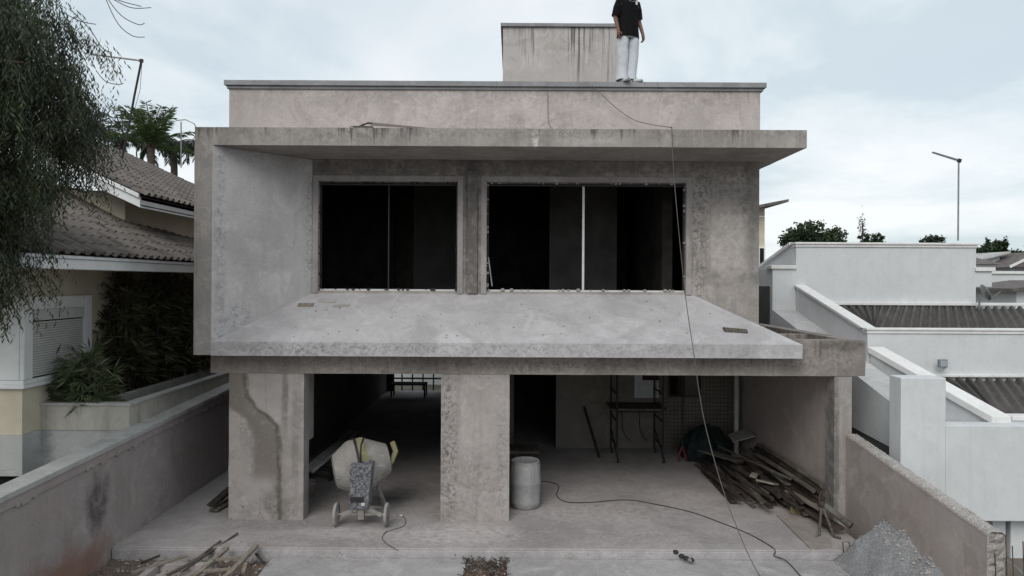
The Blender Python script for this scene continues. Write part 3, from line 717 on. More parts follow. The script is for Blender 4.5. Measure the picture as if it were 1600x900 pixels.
# roof deck under the tiles
def deck(x0, z0, p, y0, y1, run, name):
    b = MB(); b.hexa([(x0-run, y0, z0-0.05), (x0, y0, z0-0.05), (x0, y1, z0-0.05), (x0-run, y1, z0-0.05)],
                    [(x0-run, y0, z0+run*p), (x0, y0, z0), (x0, y1, z0), (x0-run, y1, z0+run*p)])
    return b
deck(EX, EZ-0.02, EP, 8.9, 17.0, 3.4, 'x').build('roof_deck', M['tile'], nl)
# one wavy tile: x up the slope, y along the eave, z out
TW, TL = 0.235, 0.40
def tile_mesh():
    b = MB(); prof = []
    for k in range(9):
        t = k/8; y = -TW/2*1.06 + TW*1.06*t
        z = 0.055*math.sin(math.pi*min(1, t/0.62)) if t < 0.62 else -0.008
        prof.append((y, z + 0.008))
    n = len(prof); P = []
    for (x, dz) in ((-0.03, 0.020), (TL, 0.0)):
        P += [(x, y, z+dz) for y, z in prof]
    P += [(-0.03, y, z+0.004) for y, z in prof]
    Fc = [(i, n+i, n+i+1, i+1) for i in range(n-1)] + [(2*n+i, i, i+1, 2*n+i+1) for i in range(n-1)]
    b.add(P, Fc); me = mesh_np('tile', b.v, b.f, M['tile'], False); return me
TM = tile_mesh()
def roof_tiles(x0, z0, p, y0, y1, keep, limit, parent):
    a = math.atan(p); ca, sa = math.cos(a), math.sin(a)
    Rm = Matrix(((-ca, 0, sa), (0, -1, 0), (sa, 0, ca)))
    eul = Rm.to_euler(); cand = []
    row = 0
    while True:
        s = row*(TL-0.06)
        if s > 6.2: break
        y = y0 + TW/2
        while y < y1:
            pnt = Vector((x0 - s*ca, y, z0 + s*sa)) + Vector((sa, 0, ca))*0.012
            if keep(pnt): cand.append((pnt, (pnt-Vector((0,0,CAMZ))).length))
            y += TW
        row += 1
    cand.sort(key=lambda q: q[1])
    vis = []; rest = []
    for pnt, _ in cand:
        px = 800 + pnt.x*F/pnt.y; py = HOR - (pnt.z-CAMZ)*F/pnt.y
        (vis if (len(vis) < limit and -10 < px < 305) else rest).append(pnt)
    for pnt in vis:
        o = raw('tile', TM, M['tile'], parent, pnt + Vector((random.uniform(-.006,.006), 0, random.uniform(-.003,.003))), eul)
        o.rotation_euler.z += random.uniform(-0.012, 0.012)
    if rest:
        tv = np.array([v.co[:] for v in TM.vertices]); tf = [tuple(pp.vertices) for pp in TM.polygons]
        b = MB(); Rn = np.array(Rm)
        for pnt in rest:
            b.add((tv @ Rn.T + np.array(pnt)).tolist(), tf)
        tag(b.build('tile_field', M['tile'], parent), kind='stuff')
def keep_low(p):
    # the roof runs into the upper storey's walls
    if p.x < -7.9: return p.y < 13.85
    if p.x < -7.40: return p.y < 13.9 + (p.x+7.89)*(2.1/0.45)
    return p.y < 17.0
roof_tiles(EX+0.04, EZ, EP, 8.95, 17.0, keep_low, 190, nl)
# upper storey
UW = MB(); UW.prism([(-12.5, 13.9), (-7.89, 13.9), (-7.44, 16.0), (-7.44, 21), (-12.5, 21)], 4.21, 5.75); UW.build('upper_wall', M['cream'], nl)
rd = MB()     # cement flashing along the wall foot
for k in range(24):
    t = k/23; x = -10.2 + t*2.3; z = EZ + 0.05 + (EX - x)*EP
    rd.add([(x-0.06, 13.80, z-0.02), (x+0.06, 13.80, z-0.08), (x+0.06, 13.89, z+0.0), (x-0.06, 13.89, z+0.05)], [(0,1,2,3)])
tag(rd.build('flashing', M['tile'], nl), kind='stuff')
c0 = at(220, 308, 13.05); UX, UZ, UP = c0.x, c0.z, 0.46
def rake(dz0, dz1, y0, y1, mat, name, run=5.0):
    b = MB(); b.hexa([(UX-run, y0, UZ+run*UP+dz0), (UX, y0, UZ+dz0), (UX, y1, UZ+dz0), (UX-run, y1, UZ+run*UP+dz0)],
                    [(UX-run, y0, UZ+run*UP+dz1), (UX, y0, UZ+dz1), (UX, y1, UZ+dz1), (UX-run, y1, UZ+run*UP+dz1)])
    return b.build(name, mat, nl, bevel=0.004)
rake(-0.20, 0.0, 13.02, 13.06, M['trimw'], 'fascia')
rake(-0.02, 0.06, 12.97, 13.019, M['trimw'], 'fascia')
MB().box(UX-0.03, UX, 13.062, 21, UZ-0.20, UZ-0.0).build('fascia', M['trimw'], nl)
rake(-0.06, 0.01, 13.062, 21, M['tile'], 'roof_deck')
rake(-0.17, -0.14, 13.062, 21, M['cream'], 'soffit', 3.0)
roof_tiles(UX+0.05, UZ+0.03, UP, 13.0, 21, lambda p: p.x > UX-4.8, 105, nl)
rg = MB(); rg.tube([(UX-4.85, 12.95, UZ+4.85*UP+0.06), (UX-4.85, 21, UZ+4.85*UP+0.06)], 0.10, 8); rg.build('ridge', M['tile'], nl)
# planter
MB().box(-7.62, -6.15, 11.0, 11.13, 1.51, 1.90).build('planter_wall', M['creamold'], nl)
MB().box(-6.28, -6.15, 11.131, 17.5, 1.51, 1.90).build('planter_wall', M['creamold'], nl)
MB().box(-7.64, -6.13, 10.98, 11.15, 1.901, 1.945).build('planter_coping', M['gcap'], nl, bevel=0.008)
MB().box(-6.30, -6.13, 11.151, 17.5, 1.901, 1.945).build('planter_coping', M['gcap'], nl, bevel=0.008)
MB().box(-7.0, -6.86, 11.9, 17.5, 1.56, 1.90).build('planter_inner_wall', M['gcap'], nl, bevel=0.01)
MB().box(-7.60, -6.16, 11.02, 17.5, 0.9, 1.509).build('planter_base', M['basew'], nl)
MB().box(-7.60, -6.28, 11.13, 17.5, 1.51, 1.56).build('planter_soil', M['black'], nl)

# ================================================================== RIGHT NEIGHBOUR HOUSE
nr = empty('white_house', (9, 13, -0.3), 'white painted neighbouring house of stepped parapets with dark corrugated roofs', 'house')
W1 = 16.1
MB().box(6.15, 6.70, W1, 22, -0.3, 4.27).build('shoulder_wall', M['white'], nr)
MB().box(6.10, 6.698, W1-0.05, W1+0.3, 4.271, 4.36).build('shoulder_coping', M['whitecap'], nr, bevel=0.012)
x1525, x1550 = at(1525, 420, W1).x, at(1550, 420, W1).x
tz = at(1300, 382, W1).z
MB().box(6.701, x1525, W1, W1+0.2, 2.9, tz).build('tall_wall', M['white'], nr)
MB().box(6.66, x1525+0.04, W1-0.06, W1+0.26, tz+0.001, tz+0.05).build('tall_wall_coping', M['whitecap'], nr, bevel=0.01)
MB().box(6.68, x1525+0.02, W1-0.03, W1+0.23, tz-0.06, tz).build('coping_moulding', M['whitecap'], nr, bevel=0.008)
z420, z446 = at(1540, 424, W1).z, at(1540, 448, W1).z
MB().box(x1525+0.001, x1550, W1+0.002, W1+0.2, z446, z420).build('end_block', M['white'], nr)
MB().box(x1525-0.03, x1550+0.05, W1-0.05, W1+0.25, z420+0.001, z420+0.09).build('end_coping', M['whitecap'], nr, bevel=0.01)
# raked parapet running back
rk = MB(); zA, zB = tz, 4.15
rk.hexa([(6.70, W1+0.201, 4.275), (6.86, W1+0.201, 4.275), (6.86, 20.5, 3.4), (6.70, 20.5, 3.4)], [(6.70, W1+0.201, zA), (6.86, W1+0.201, zA), (6.86, 20.5, zA-0.24*4.2), (6.70, 20.5, zA-0.24*4.2)])
rk.build('raked_parapet', M['white'], nr)
rk = MB(); rk.hexa([(6.64, W1+0.262, zA), (6.90, W1+0.262, zA), (6.90, 20.5, zA-1.02), (6.64, 20.5, zA-1.02)], [(6.64, W1+0.262, zA+0.06), (6.90, W1+0.262, zA+0.06), (6.90, 20.5, zA-0.96), (6.64, 20.5, zA-0.96)])
rk.build('raked_coping', M['whitecap'], nr)
MB().box(6.135, 6.149, 16.25, 18.5, 2.0, 3.86).build('bare_panel', M['darkside'], nr)
# sloping ledge along the boundary
def ramp(x0, x1, y0, y1, z0, z1, zb0, zb1, mat, name, bev=0.008):
    b = MB(); b.hexa([(x0,y0,zb0),(x1,y0,zb0),(x1,y1,zb1),(x0,y1,zb1)], [(x0,y0,z0),(x1,y0,z0),(x1,y1,z1),(x0,y1,z1)])
    return b.build(name, mat, nr, bevel=bev)
ramp(6.15, 6.70, 10.62, W1-0.001, 1.90, 3.30, 1.26, 1.55, M['white'], 'side_wall', 0)
ramp(6.17, 6.69, 10.62, W1-0.001, 1.257, 1.547, -0.3, -0.3, M['darkside'], 'bare_side_wall', 0)
ramp(6.15, 6.699, 10.62, W1-0.001, 1.905, 3.305, 1.901, 3.301, M['ledge'], 'ledge', 0)
# parapet A from the tall wall down to wall B
ramp(6.70, 6.86, 12.98, W1-0.001, 3.09, 3.90, 2.4, 2.4, M['white'], 'raked_parapet', 0)
ramp(6.66, 6.92, 12.95, W1-0.002, 3.10, 3.905, 3.04, 3.85, M['whitecap'], 'raked_coping')
WB = 12.85
MB().box(6.701, 16, WB, WB+0.15, -0.3, 3.06).build('middle_wall', M['white'], nr)
MB().box(6.66, 16, WB-0.05, WB+0.2, 3.061, 3.10).build('middle_coping', M['whitecap'], nr, bevel=0.01)
MB().box(6.68, 16, WB-0.025, WB+0.17, 3.0, 3.06).build('coping_moulding', M['whitecap'], nr, bevel=0.008)
# parapet C and front coping
pA, pB = at(1358, 541, WB), at(1552, 650, 10.60)
b = MB(); w = 0.20
b.hexa([(pB.x, pB.y, -0.3), (pB.x+w, pB.y, -0.3), (pA.x+w, WB-0.051, -0.3), (pA.x, WB-0.051, -0.3)], [(pB.x, pB.y, pB.z-0.05), (pB.x+w, pB.y, pB.z-0.05), (pA.x+w, WB-0.051, pA.z-0.05), (pA.x, WB-0.051, pA.z-0.05)])
b.build('raked_parapet', M['white'], nr)
b = MB(); 
b.hexa([(pB.x-0.05, pB.y-0.05, pB.z-0.12), (pB.x+w+0.05, pB.y-0.05, pB.z-0.12), (pA.x+w+0.05, WB-0.052, pA.z-0.12), (pA.x-0.05, WB-0.052, pA.z-0.12)], [(pB.x-0.05, pB.y-0.05, pB.z), (pB.x+w+0.05, pB.y-0.05, pB.z), (pA.x+w+0.05, WB-0.052, pA.z), (pA.x-0.05, WB-0.052, pA.z)])
b.build('raked_coping', M['whitecap'], nr, bevel=0.012)
MB().box(pB.x+w+0.052, 16, pB.y-0.04, pB.y+0.14, -0.3, pB.z-0.06).build('front_parapet', M['white'], nr)
MB().box(pB.x+w+0.052, 16, pB.y-0.07, pB.y+0.17, pB.z-0.059, pB.z+0.01).build('front_coping', M['whitecap'], nr, bevel=0.012)
# terrace floor between ledge and parapet, front balcony wall, pillar
MB().box(6.702, pB.x+0.1, 10.62, WB-0.06, 1.5, 1.72).build('terrace_floor', M['ledge'], nr)
E = 10.30
MB().box(6.561, 16, E, E+0.30, 0.36, 1.80).build('balcony_wall', M['white'], nr, bevel=0.01)
MB().box(5.88, 6.56, E-0.004, E+0.32, -0.3, 2.52).build('pier', M['white'], nr, bevel=0.012)
MB().box(6.72, 16, 11.3, 11.45, -0.3, 1.49).build('recessed_wall', M['white'], nr)
MB().box(6.72, 16, E+0.301, 11.29, 1.3, 1.49).build('balcony_soffit', M['white'], nr)
wn = MB(); wx = at(1573, 850, 11.28).x
wn.box(wx, wx+0.06, 11.24, 11.298, -0.2, 0.0+CAMZ-415*11.28/F+0.05); wn.box(wx+0.06, wx+1.5, 11.24, 11.298, CAMZ-415*11.28/F-0.01, CAMZ-415*11.28/F+0.05)
fwn = wn.build('lower_window', M['whitecap'], nr, bevel=0.008)
M['paleglass'] = plain('pale_curtained_glass', (0.33, 0.37, 0.40), 0.25, 0.5, 0.05)
MB().box(wx+0.061, wx+1.5, 11.27, 11.299, -0.2, CAMZ-415*11.28/F-0.011).build('pane', M['paleglass'], fwn)
# corrugated roofs, sheet by sheet
def sheet(x0, x1, y0, z0, y1, z1, pitch=0.19, amp=0.050, skew=0.0):
    b = MB(); n = int((x1-x0)/pitch*8); P = []
    for (y, z) in ((y0, z0), (y1, z1)):
        for i in range(n+1):
            x = x0+(x1-x0)*i/n; P.append((x + (skew if y == y1 else 0), y, z + amp*math.cos(2*math.pi*x/pitch)))
    for i in range(n+1):
        x = x0+(x1-x0)*i/n; P.append((x, y0, z0 + amp*math.cos(2*math.pi*x/pitch)-0.008))
    b.add(P, [(i, i+1, n+1+i+1, n+1+i) for i in range(n)] + [(2*(n+1)+i, 2*(n+1)+i+1, i+1, i) for i in range(n)]); return b
r1 = MB().box(7.0, 16, 13.1, W1-0.01, 2.85, 2.9).build('upper_roof', M['fibro'], nr)
def clipped(bsh, lo):
    # cut the sheet along the parapet on its left
    bsh.v = [(max(p[0], lo(p[1])), p[1], p[2]) for p in bsh.v]; return bsh
for k in range(-2, 8):
    x = 6.93 + k*1.062
    clipped(sheet(x, x+1.115, 13.03, 3.02+0.003*(k % 2), W1-0.02, 3.40+0.003*(k % 2), skew=1.9), lambda y: 6.925).build('corrugated_sheet', M['fibro'], r1, smooth=True)
MB().box(6.93, 16, W1-0.10, W1-0.003, 3.43, 3.50).build('roof_flashing', M['whitecap'], r1, bevel=0.01)
r2 = MB().box(7.5, 16, 10.8, WB-0.01, 1.5, 1.6).build('lower_roof', M['fibro'], nr)
for k in range(-2, 8):
    x = 7.60 + k*1.062
    clipped(sheet(x, x+1.115, 10.75, 1.80+0.003*(k % 2), WB-0.02, 2.16+0.003*(k % 2), skew=1.0), lambda y: pA.x+w+0.06+(pB.x-pA.x)*(WB-y)/(WB-pB.y)).build('corrugated_sheet', M['fibro'], r2, smooth=True)
MB().box(7.0, 16, WB-0.06, WB-0.001, 2.19, 2.24).build('roof_flashing', M['whitecap'], r2, bevel=0.01)

# flood light on the middle wall
fl = at(1472, 572, 12.7)
fe = empty('floodlight', fl, 'small square floodlight fixed low on the white wall above the lower corrugated roof', 'light')
MB().box(fl.x-0.09, fl.x+0.07, fl.y-0.06, fl.y, fl.z-0.02, fl.z+0.13).build('housing', M['galv'], fe, bevel=0.008)
MB().box(fl.x-0.07, fl.x+0.05, fl.y-0.067, fl.y-0.061, fl.z, fl.z+0.11).build('lens', M['paleglass'], fe)
MB().tube([fl+V(0.0, 0.0, 0.03), fl+V(0.10, 0.05, -0.04), fl+V(0.12, 0.149, -0.05)], 0.014, 6).build('bracket', M['pvc'], fe)
# satellite dish
dp = at(1537, 458, 15.6)
de = empty('satellite_dish', dp-Vector((0,0,0.25)), 'grey satellite dish tilted upwards at the end of the white wall', 'satellite dish')
d = MB(); d.lathe([(0.0, 0.0), (0.12, 0.008), (0.22, 0.03), (0.30, 0.06), (0.30, 0.072), (0.0, 0.012)], 24)
d.xform(Matrix.Translation(dp) @ Euler((math.radians(30), math.radians(62), math.radians(20))).to_matrix().to_4x4() @ Matrix.Scale(0.66, 4)).build('reflector', M['galv'], de, smooth=True)
MB().tube([dp+V(-0.08, 0.05, -0.45), dp+V(-0.06, 0.03, -0.05)], 0.02, 8).build('mast', M['galv'], de)
MB().tube([dp+V(0.05, -0.05, -0.2), dp+V(0.25, -0.2, 0.05)], 0.012, 6).build('feed_arm', M['galv'], de)

def antenna(mast_path, boom_a, boom_b, label, rr=0.02, el=0.10, cabl=None):
    e = empty('television_antenna', mast_path[-1], label, 'antenna')
    MB().tube(mast_path, rr, 8).build('mast', M['galv'] if 'dark' not in label else M['steel'], e)
    MB().bar(boom_a, boom_b, 0.035, 0.035).build('boom', M['galv'], e)
    A, B = Vector(boom_a), Vector(boom_b); n = 17; d = (B-A).normalized(); side = Vector((0, 1, 0)) - d*d.y; side.normalize()
    b = MB()
    for k in range(n):
        p = A.lerp(B, (k+0.3)/n); q = 0.09+0.05*k/n
        b = MB(); b.tube([p - side*q*0.7, p + side*q*0.7], 0.006, 5); b.build('element', M['galv'], e)
    MB().bar(B-d*0.04, B+d*0.04, 0.06, 0.09).build('clamp', M['steel'], e)
    if cabl: MB().tube(cabl, 0.006, 5).build('lead', M['cable'], e)
ad = 18.0
antenna([at(221, 95, ad), at(210, 150, ad), at(198, 215, ad), at(186, 268, ad)], at(143, 85, ad), at(221, 95, ad), 'dark leaning television antenna on a mast above the tiled roof', 0.028, cabl=[at(222, 97, ad), at(219, 140, ad), at(208, 180, ad)])
ad = 17.5
antenna([at(1498, 250, ad), at(1497, 376, ad)], at(1457, 238, ad), at(1499, 251, ad), 'upright television antenna on a thin mast above the white wall', 0.020)
hb = at(283, 240, 17.5)
hoop = empty('wire_hoop', at(282, 262, 17.5), 'thin bent wire hoop on a post beside the tiled roof end', 'wire')
MB().tube([at(283, 262, 17.5), at(283, 190, 17.5)], 0.016, 6).build('post', M['galv'], hoop)
MB().tube([at(275, 188, 17.5), at(290, 187, 17.5), at(303, 193, 17.5), at(309, 203, 17.5), at(306, 213, 17.5), at(296, 224, 17.5)], 0.013, 6).build('loop', M['galv'], hoop)

# ================================================================== THINGS IN AND ON THE HOUSE
# ---- concrete mixer
def mixer():
    base = on_floor(561, 828); X0, Y0 = base.x, base.y+0.12
    e = empty('concrete_mixer', (X0, Y0, 0), 'cement caked concrete mixer with pale drum standing in the left opening', 'concrete mixer')
    MM = concrete('cement_caked_steel', (0.27, 0.255, 0.225), patch=0.6, blotch=0.6, pits=0.5, grain=0.12, bump=0.9)
    MY = concrete('worn_yellow_paint', (0.25, 0.24, 0.13), patch=0.6, blotch=0.9, pits=0.9, grain=0.2)
    MN = NT('splashed_blue_cover', 0.7, 0.3)
    c = MN.mix(MN.rng(MN.noise(24, 10, 0.78), 0.40, 0.64), (0.05, 0.056, 0.072), (0.24, 0.24, 0.245)); MN.col(c); MN.bump(MN.noise(30, 5), 0.5, 0.01)
    # drum: axis tilted to the right and back
    dc = V(X0-0.10, Y0+0.50, 0.86)
    R = Euler((math.radians(0), math.radians(80), math.radians(18))).to_matrix().to_4x4()
    prof = [(0.0, -0.47), (0.20, -0.46), (0.27, -0.44), (0.43, -0.20), (0.445, -0.16), (0.445, 0.06), (0.43, 0.10), (0.25, 0.45), (0.235, 0.46), (0.22, 0.44), (0.40, 0.08), (0.40, -0.18), (0.0, -0.42)]
    MB().lathe(prof, 32, (0,0,0)).xform(Matrix.Translation(dc) @ R).build('drum', MM, e, smooth=False)
    MB().lathe([(0.446, -0.07), (0.47, -0.065), (0.47, -0.035), (0.446, -0.03)], 28).xform(Matrix.Translation(dc) @ R).build('ring_gear', M['steel'], e)
    MB().lathe([(0.447, -0.02), (0.452, -0.02), (0.452, 0.065), (0.435, 0.105)], 32).xform(Matrix.Translation(dc) @ R).build('yellow_band', MY, e)
    # tilting yoke with its bent yellow arm
    MB().tube([dc+V(0.16, -0.32, -0.18), dc+V(0.36, -0.16, -0.08), dc+V(0.50, 0.02, 0.06), dc+V(0.55, 0.12, 0.20), dc+V(0.48, 0.2, 0.34)], 0.05, 6).build('yoke_arm', MY, e, bevel=0.006)
    # black band over the drum
    MB().tube([V(X0-0.01, Y0+0.05, 0.98), V(X0-0.015, Y0+0.03, 1.18), V(X0-0.02, Y0+0.10, 1.30), V(X0-0.02, Y0+0.3, 1.36)], 0.016, 6).build('strap', M['cable'], e)
    # motor cover
    b = MB(); x0, x1, y0, y1 = X0-0.185, X0+0.185, Y0-0.05, Y0+0.18
    b.hexa([(x0, y0, 0.30), (x1-0.06, y0, 0.30), (x1-0.04, y1, 0.34), (x0, y1, 0.34)], [(x0+0.02, y0, 1.00), (x1, y0, 1.00), (x1, y1, 1.04), (x0+0.02, y1, 1.04)])
    cov = b.build('motor_cover', MN.m, e, bevel=0.015)
    MB().box(x0+0.03, x0+0.24, y0-0.025, y0-0.001, 0.42, 0.50).build('switch_box', M['steel'], cov, bevel=0.006)
    MB().box(x0+0.20, x0+0.26, y0-0.018, y0-0.001, 0.36, 0.41).build('switch', M['pvc'], cov, bevel=0.004)
    # undercarriage
    MB().bar((X0, Y0+0.05, 0.12), (X0, Y0+0.05, 0.32), 0.09, 0.09).build('post', MM, e)
    for s in (-1, 1):
        MB().bar((X0+s*0.03, Y0+0.05, 0.30), (X0+s*0.32, Y0+0.05, 0.18), 0.04, 0.06).build('brace', MM, e)
    MB().tube([(X0-0.40, Y0+0.05, 0.187), (X0+0.38, Y0+0.05, 0.187)], 0.018, 8).build('axle', MM, e)
    for s in (-1, 1):
        wx = X0 + s*0.405
        w = MB().lathe([(0.06, -0.02), (0.175, -0.024), (0.185, -0.016), (0.185, 0.016), (0.175, 0.024), (0.06, 0.02), (0.06, -0.02)], 24, (wx, Y0+0.05, 0.187), 'X').build('wheel', MM, e, smooth=False)
        MB().lathe([(0.0, -0.034), (0.058, -0.034), (0.058, 0.034), (0.0, 0.034)], 14, (wx, Y0+0.05, 0.187), 'X').build('hub', MM, w)
    for s in (-0.22, 0.25):
        MB().bar((X0+s, Y0+0.9, 0.0), (X0+s*0.6, Y0+0.55, 0.5), 0.05, 0.05).build('leg', MM, e)
    MB().bar((X0-0.22, Y0+0.9, 0.03), (X0+0.25, Y0+0.9, 0.03), 0.05, 0.05).build('foot_bar', MM, e)
    MB().bar((X0, Y0+0.05, 0.28), (X0, Y0+0.75, 0.32), 0.06, 0.06).build('frame_rail', MM, e)
mixer()
# power lead of the mixer
pts = [on_floor(x, y, 0.012) for x, y in ((600, 833), (612, 828), (630, 822), (634, 812), (628, 806))]
pt2 = [on_floor(x, y, 0.012) for x, y in ((604, 830), (597, 840), (605, 850), (622, 860))]
ld = empty('power_lead', pts[0], 'short dark power lead with a white plug on the floor beside the mixer', 'cable')
MB().tube(smooth_path(pts), 0.004, 6).build('lead', M['cable'], ld); MB().tube(smooth_path(pt2), 0.004, 6).build('lead', M['cable'], ld)
MB().box(pts[-1].x-0.04, pts[-1].x+0.02, pts[-1].y-0.02, pts[-1].y+0.02, 0.003, 0.035).build('plug', M['pvc'], ld, bevel=0.008)

# ---- plastic barrel
bp = on_floor(821, 798); bx, by = bp.x, bp.y+0.25
be = empty('barrel', (bx, by, 0), 'dirty white open plastic barrel beside the middle pillar', 'barrel')
MBR = concrete('dirty_white_plastic', (0.27, 0.265, 0.25), blotch=0.65, streak=0.45, pits=0.6, grain=0.05, bump=0.2)
b = MB().lathe([(0.0, 0.004), (0.235, 0.004), (0.255, 0.02), (0.262, 0.08), (0.268, 0.10), (0.262, 0.12), (0.268, 0.42), (0.275, 0.44), (0.268, 0.46), (0.262, 0.74), (0.243, 0.79), (0.248, 0.802), (0.238, 0.81), (0.230, 0.79), (0.245, 0.72), (0.25, 0.3), (0.0, 0.29)], 32, (bx, by, 0))
b.build('body', MBR, be, smooth=True)
MB().box(bx-0.05, bx+0.04, by-0.264, by-0.252, 0.68, 0.73).build('scraped_patch', M['plaster'], be)
# ---- bucket and pipes in the left room
q = on_floor(487, 763); qx, qy = -3.70, 12.42
be = empty('bucket', (qx, qy, 0), 'grey builder bucket standing behind the left pillar', 'bucket')
MB().lathe([(0.0, 0.004), (0.12, 0.004), (0.15, 0.26), (0.162, 0.265), (0.162, 0.285), (0.15, 0.285), (0.14, 0.27), (0.115, 0.05), (0.0, 0.05)], 24, (qx, qy, 0)).build('body', M['gwall'], be, smooth=True)
MB().tube([(qx-0.155, qy, 0.26), (qx-0.1, qy-0.13, 0.2), (qx, qy-0.17, 0.17), (qx+0.1, qy-0.13, 0.2), (qx+0.155, qy, 0.26)], 0.005, 5).build('handle', M['galv'], be)
for k, (dx, lab) in enumerate(((0.0, 'lowest'), (0.10, 'middle'), (0.2, 'upper'))):
    a = V(-3.98+dx, 12.75+0.1*k, 0.312+0.002*k); c = V(-3.86+dx*1.1, 16.4, 0.312+0.002*k)
    tag(MB().tube([a, c], 0.04, 10).build('pipe', M['pvc'], smooth=True), ['pale plastic pipe nearest the left wall, behind the bucket', 'pale plastic pipe in the middle of the three behind the bucket', 'pale plastic pipe rightmost of the three behind the bucket'][k], 'pipe', 'pipes in the left room')
tr = empty('pipe_trestle', (-4.1, 14.0, 0), 'low dark timber trestle carrying the pale pipes', 'trestle')
for y in (13.4, 15.8):
    MB().box(-4.15, -3.50, y, y+0.08, 0.20, 0.268).build('rail', M['brick'], tr)
    for x in (-4.12, -3.58): MB().box(x, x+0.06, y, y+0.08, 0.002, 0.199).build('leg', M['brick'], tr)
# daylight opening at the rear: table and things seen against it
tb = empty('work_table', (-3.4, 23.0, 0), 'dark table silhouetted against the rear daylight opening', 'table')
MB().box(-4.1, -2.9, 23.0, 23.6, 0.42, 0.46).build('table_top', M['brick'], tb)
for x in (-4.08, -2.96):
    for y in (23.02, 23.54): MB().box(x, x+0.05, y, y+0.05, 0.002, 0.419).build('leg', M['brick'], tb)
gf = empty('rear_gate', (-3.3, 26, -0.3), 'dark barred gate seen through the rear opening', 'gate')
for z in (0.2, 0.5, 0.85, 1.2): MB().box(-4.6, -2.2, 26, 26.05, z, z+0.06).build('rail', M['steel'], gf)
for k in range(7): MB().box(-4.6+k*0.4, -4.55+k*0.4, 26, 26.05, -0.3, 1.4).build('bar', M['steel'], gf)
tag(MB().box(3.4, 6.1, 18.6, 18.75, -0.3, 2.4).build('view_dimming_wall', M['darkside']), 'added dark wall dimming the view through the small garage window', 'wall')  # wall added to darken the bright view through the garage window
tag(MB().box(-6.5, 0.5, 28.0, 28.2, -0.3, 2.2).build('rear_boundary_wall', M['white']), 'pale wall beyond the rear opening, seen through the house', 'wall')

# ---- planks stacked behind the left pillar
WD = [timber('weathered_timber', (0.13, 0.115, 0.10), (0.055, 0.047, 0.04)), timber('dark_timber', (0.062, 0.050, 0.044), (0.022, 0.018, 0.016)),
      timber('pale_timber', (0.27, 0.24, 0.205), (0.15, 0.13, 0.11)), timber('reddish_timber', (0.095, 0.070, 0.062), (0.045, 0.033, 0.03))]
for k, (a, c, w, h, m, lab) in enumerate((
    ((-5.05, 11.62, 0.10), (-4.20, 12.9, 0.52), 0.14, 0.03, 1, 'dark board uppermost of those poking out behind the left pillar'),
    ((-5.08, 11.70, 0.05), (-4.25, 12.4, 0.30), 0.12, 0.025, 2, 'pale board poking out behind the left pillar'),
    ((-4.98, 11.55, 0.03), (-4.70, 13.4, 0.10), 0.16, 0.025, 0, 'grey board lying lowest behind the left pillar'))):
    a = Vector(a); c = Vector(c)
    # stay outside the house wall: lean along the corridor
    c.x = min(c.x, -4.72); a.x = min(a.x, -4.78)-0.06 if k else -5.12
    o = MB().bar(a, c, w, h).build('plank', WD[m], bevel=0.004); tag(o, lab, 'plank', 'boards behind the left pillar')

# ---- scaffold tower in the garage
def scaffold():
    x0, x1, y0, y1 = 2.30, 3.30, 14.85, 15.75
    e = empty('rolling_scaffold', (2.8, 15.3, 0), 'dark steel rolling scaffold with a plank deck in front of the garage rear wall', 'scaffold')
    for x in (x0, x1):
        for y in (y0, y1):
            MB().tube([(x, y, 0.12), (x, y, 2.30)], 0.024, 8).build('post', M['steel'], e)
            w = MB().lathe([(0.0, -0.02), (0.055, -0.02), (0.062, 0.0), (0.055, 0.02), (0.0, 0.02)], 16, (x+0.02, y, 0.066), 'X').build('caster', M['steel'], e)
            MB().lathe([(0.0, -0.024), (0.025, -0.024), (0.025, 0.024), (0.0, 0.024)], 10, (x+0.02, y, 0.066), 'X').build('hub', M['galv'], w)
        for z in (0.35, 0.9, 1.5, 2.1): MB().tube([(x, y0, z), (x, y1, z)], 0.018, 6).build('rung', M['steel'], e)
        MB().tube([(x, y0, 0.2), (x, y1, 0.6)], 0.016, 6).build('brace', M['steel'], e)
    for y in (y0, y1):
        for z in (1.12, 1.95): MB().tube([(x0, y, z), (x1, y, z)], 0.018, 6).build('rail', M['steel'], e)
    for k in range(3): MB().box(x0-0.12, x1+0.10, y0+0.05+0.28*k, y0+0.30+0.28*k, 1.142, 1.175).build('deck_plank', WD[0], e)
    for (cx) in (2.55, 2.95):
        MB().tube([(cx, y1+0.05, 1.10), (cx+0.02, y1, 0.55), (cx+0.10, y1-0.05, 0.35), (cx+0.2, y1-0.05, 0.3)], 0.012, 6).build('hose', M['cable'], e)
scaffold()
# prop with red fork, mesh, net heap, pipe, board, wall papers
pr = on_floor(1066, 722); 
pe = empty('steel_prop', pr, 'long dark steel prop with a red forked foot beside the green net heap', 'prop')
MB().tube([pr+V(0, 0, 0.30), pr+V(0.02, 0.05, 2.40)], 0.02, 8).build('pole', M['steel'], pe)
for s in (-1, 1):
    MB().tube([pr+V(0, 0, 0.34), pr+V(s*0.06, 0, 0.2), pr+V(s*0.09, -0.02, 0.02)], 0.024, 6).build('fork', M['red'], pe)
tag(MB().bar((1.98, 15.3, 0.01), (1.70, 15.95, 1.02), 0.05, 0.04).build('leaning_bar', M['steel']), 'dark bar leaning on the wall left of the scaffold', 'bar')
ms = MB()
for k in range(22): ms.bar((3.42+k*0.085, 16.12, 0.03), (3.42+k*0.085, 16.15, 2.1), 0.006, 0.006)
for k in range(22): ms.bar((3.40, 16.13, 0.06+k*0.095), (5.24, 16.13, 0.06+k*0.095), 0.006, 0.006)
tag(ms.build('wire_mesh', M['rust']), 'rusty square wire mesh standing against the garage rear wall', 'wire mesh')
nh = MB(); P = []; nu, nv = 48, 24
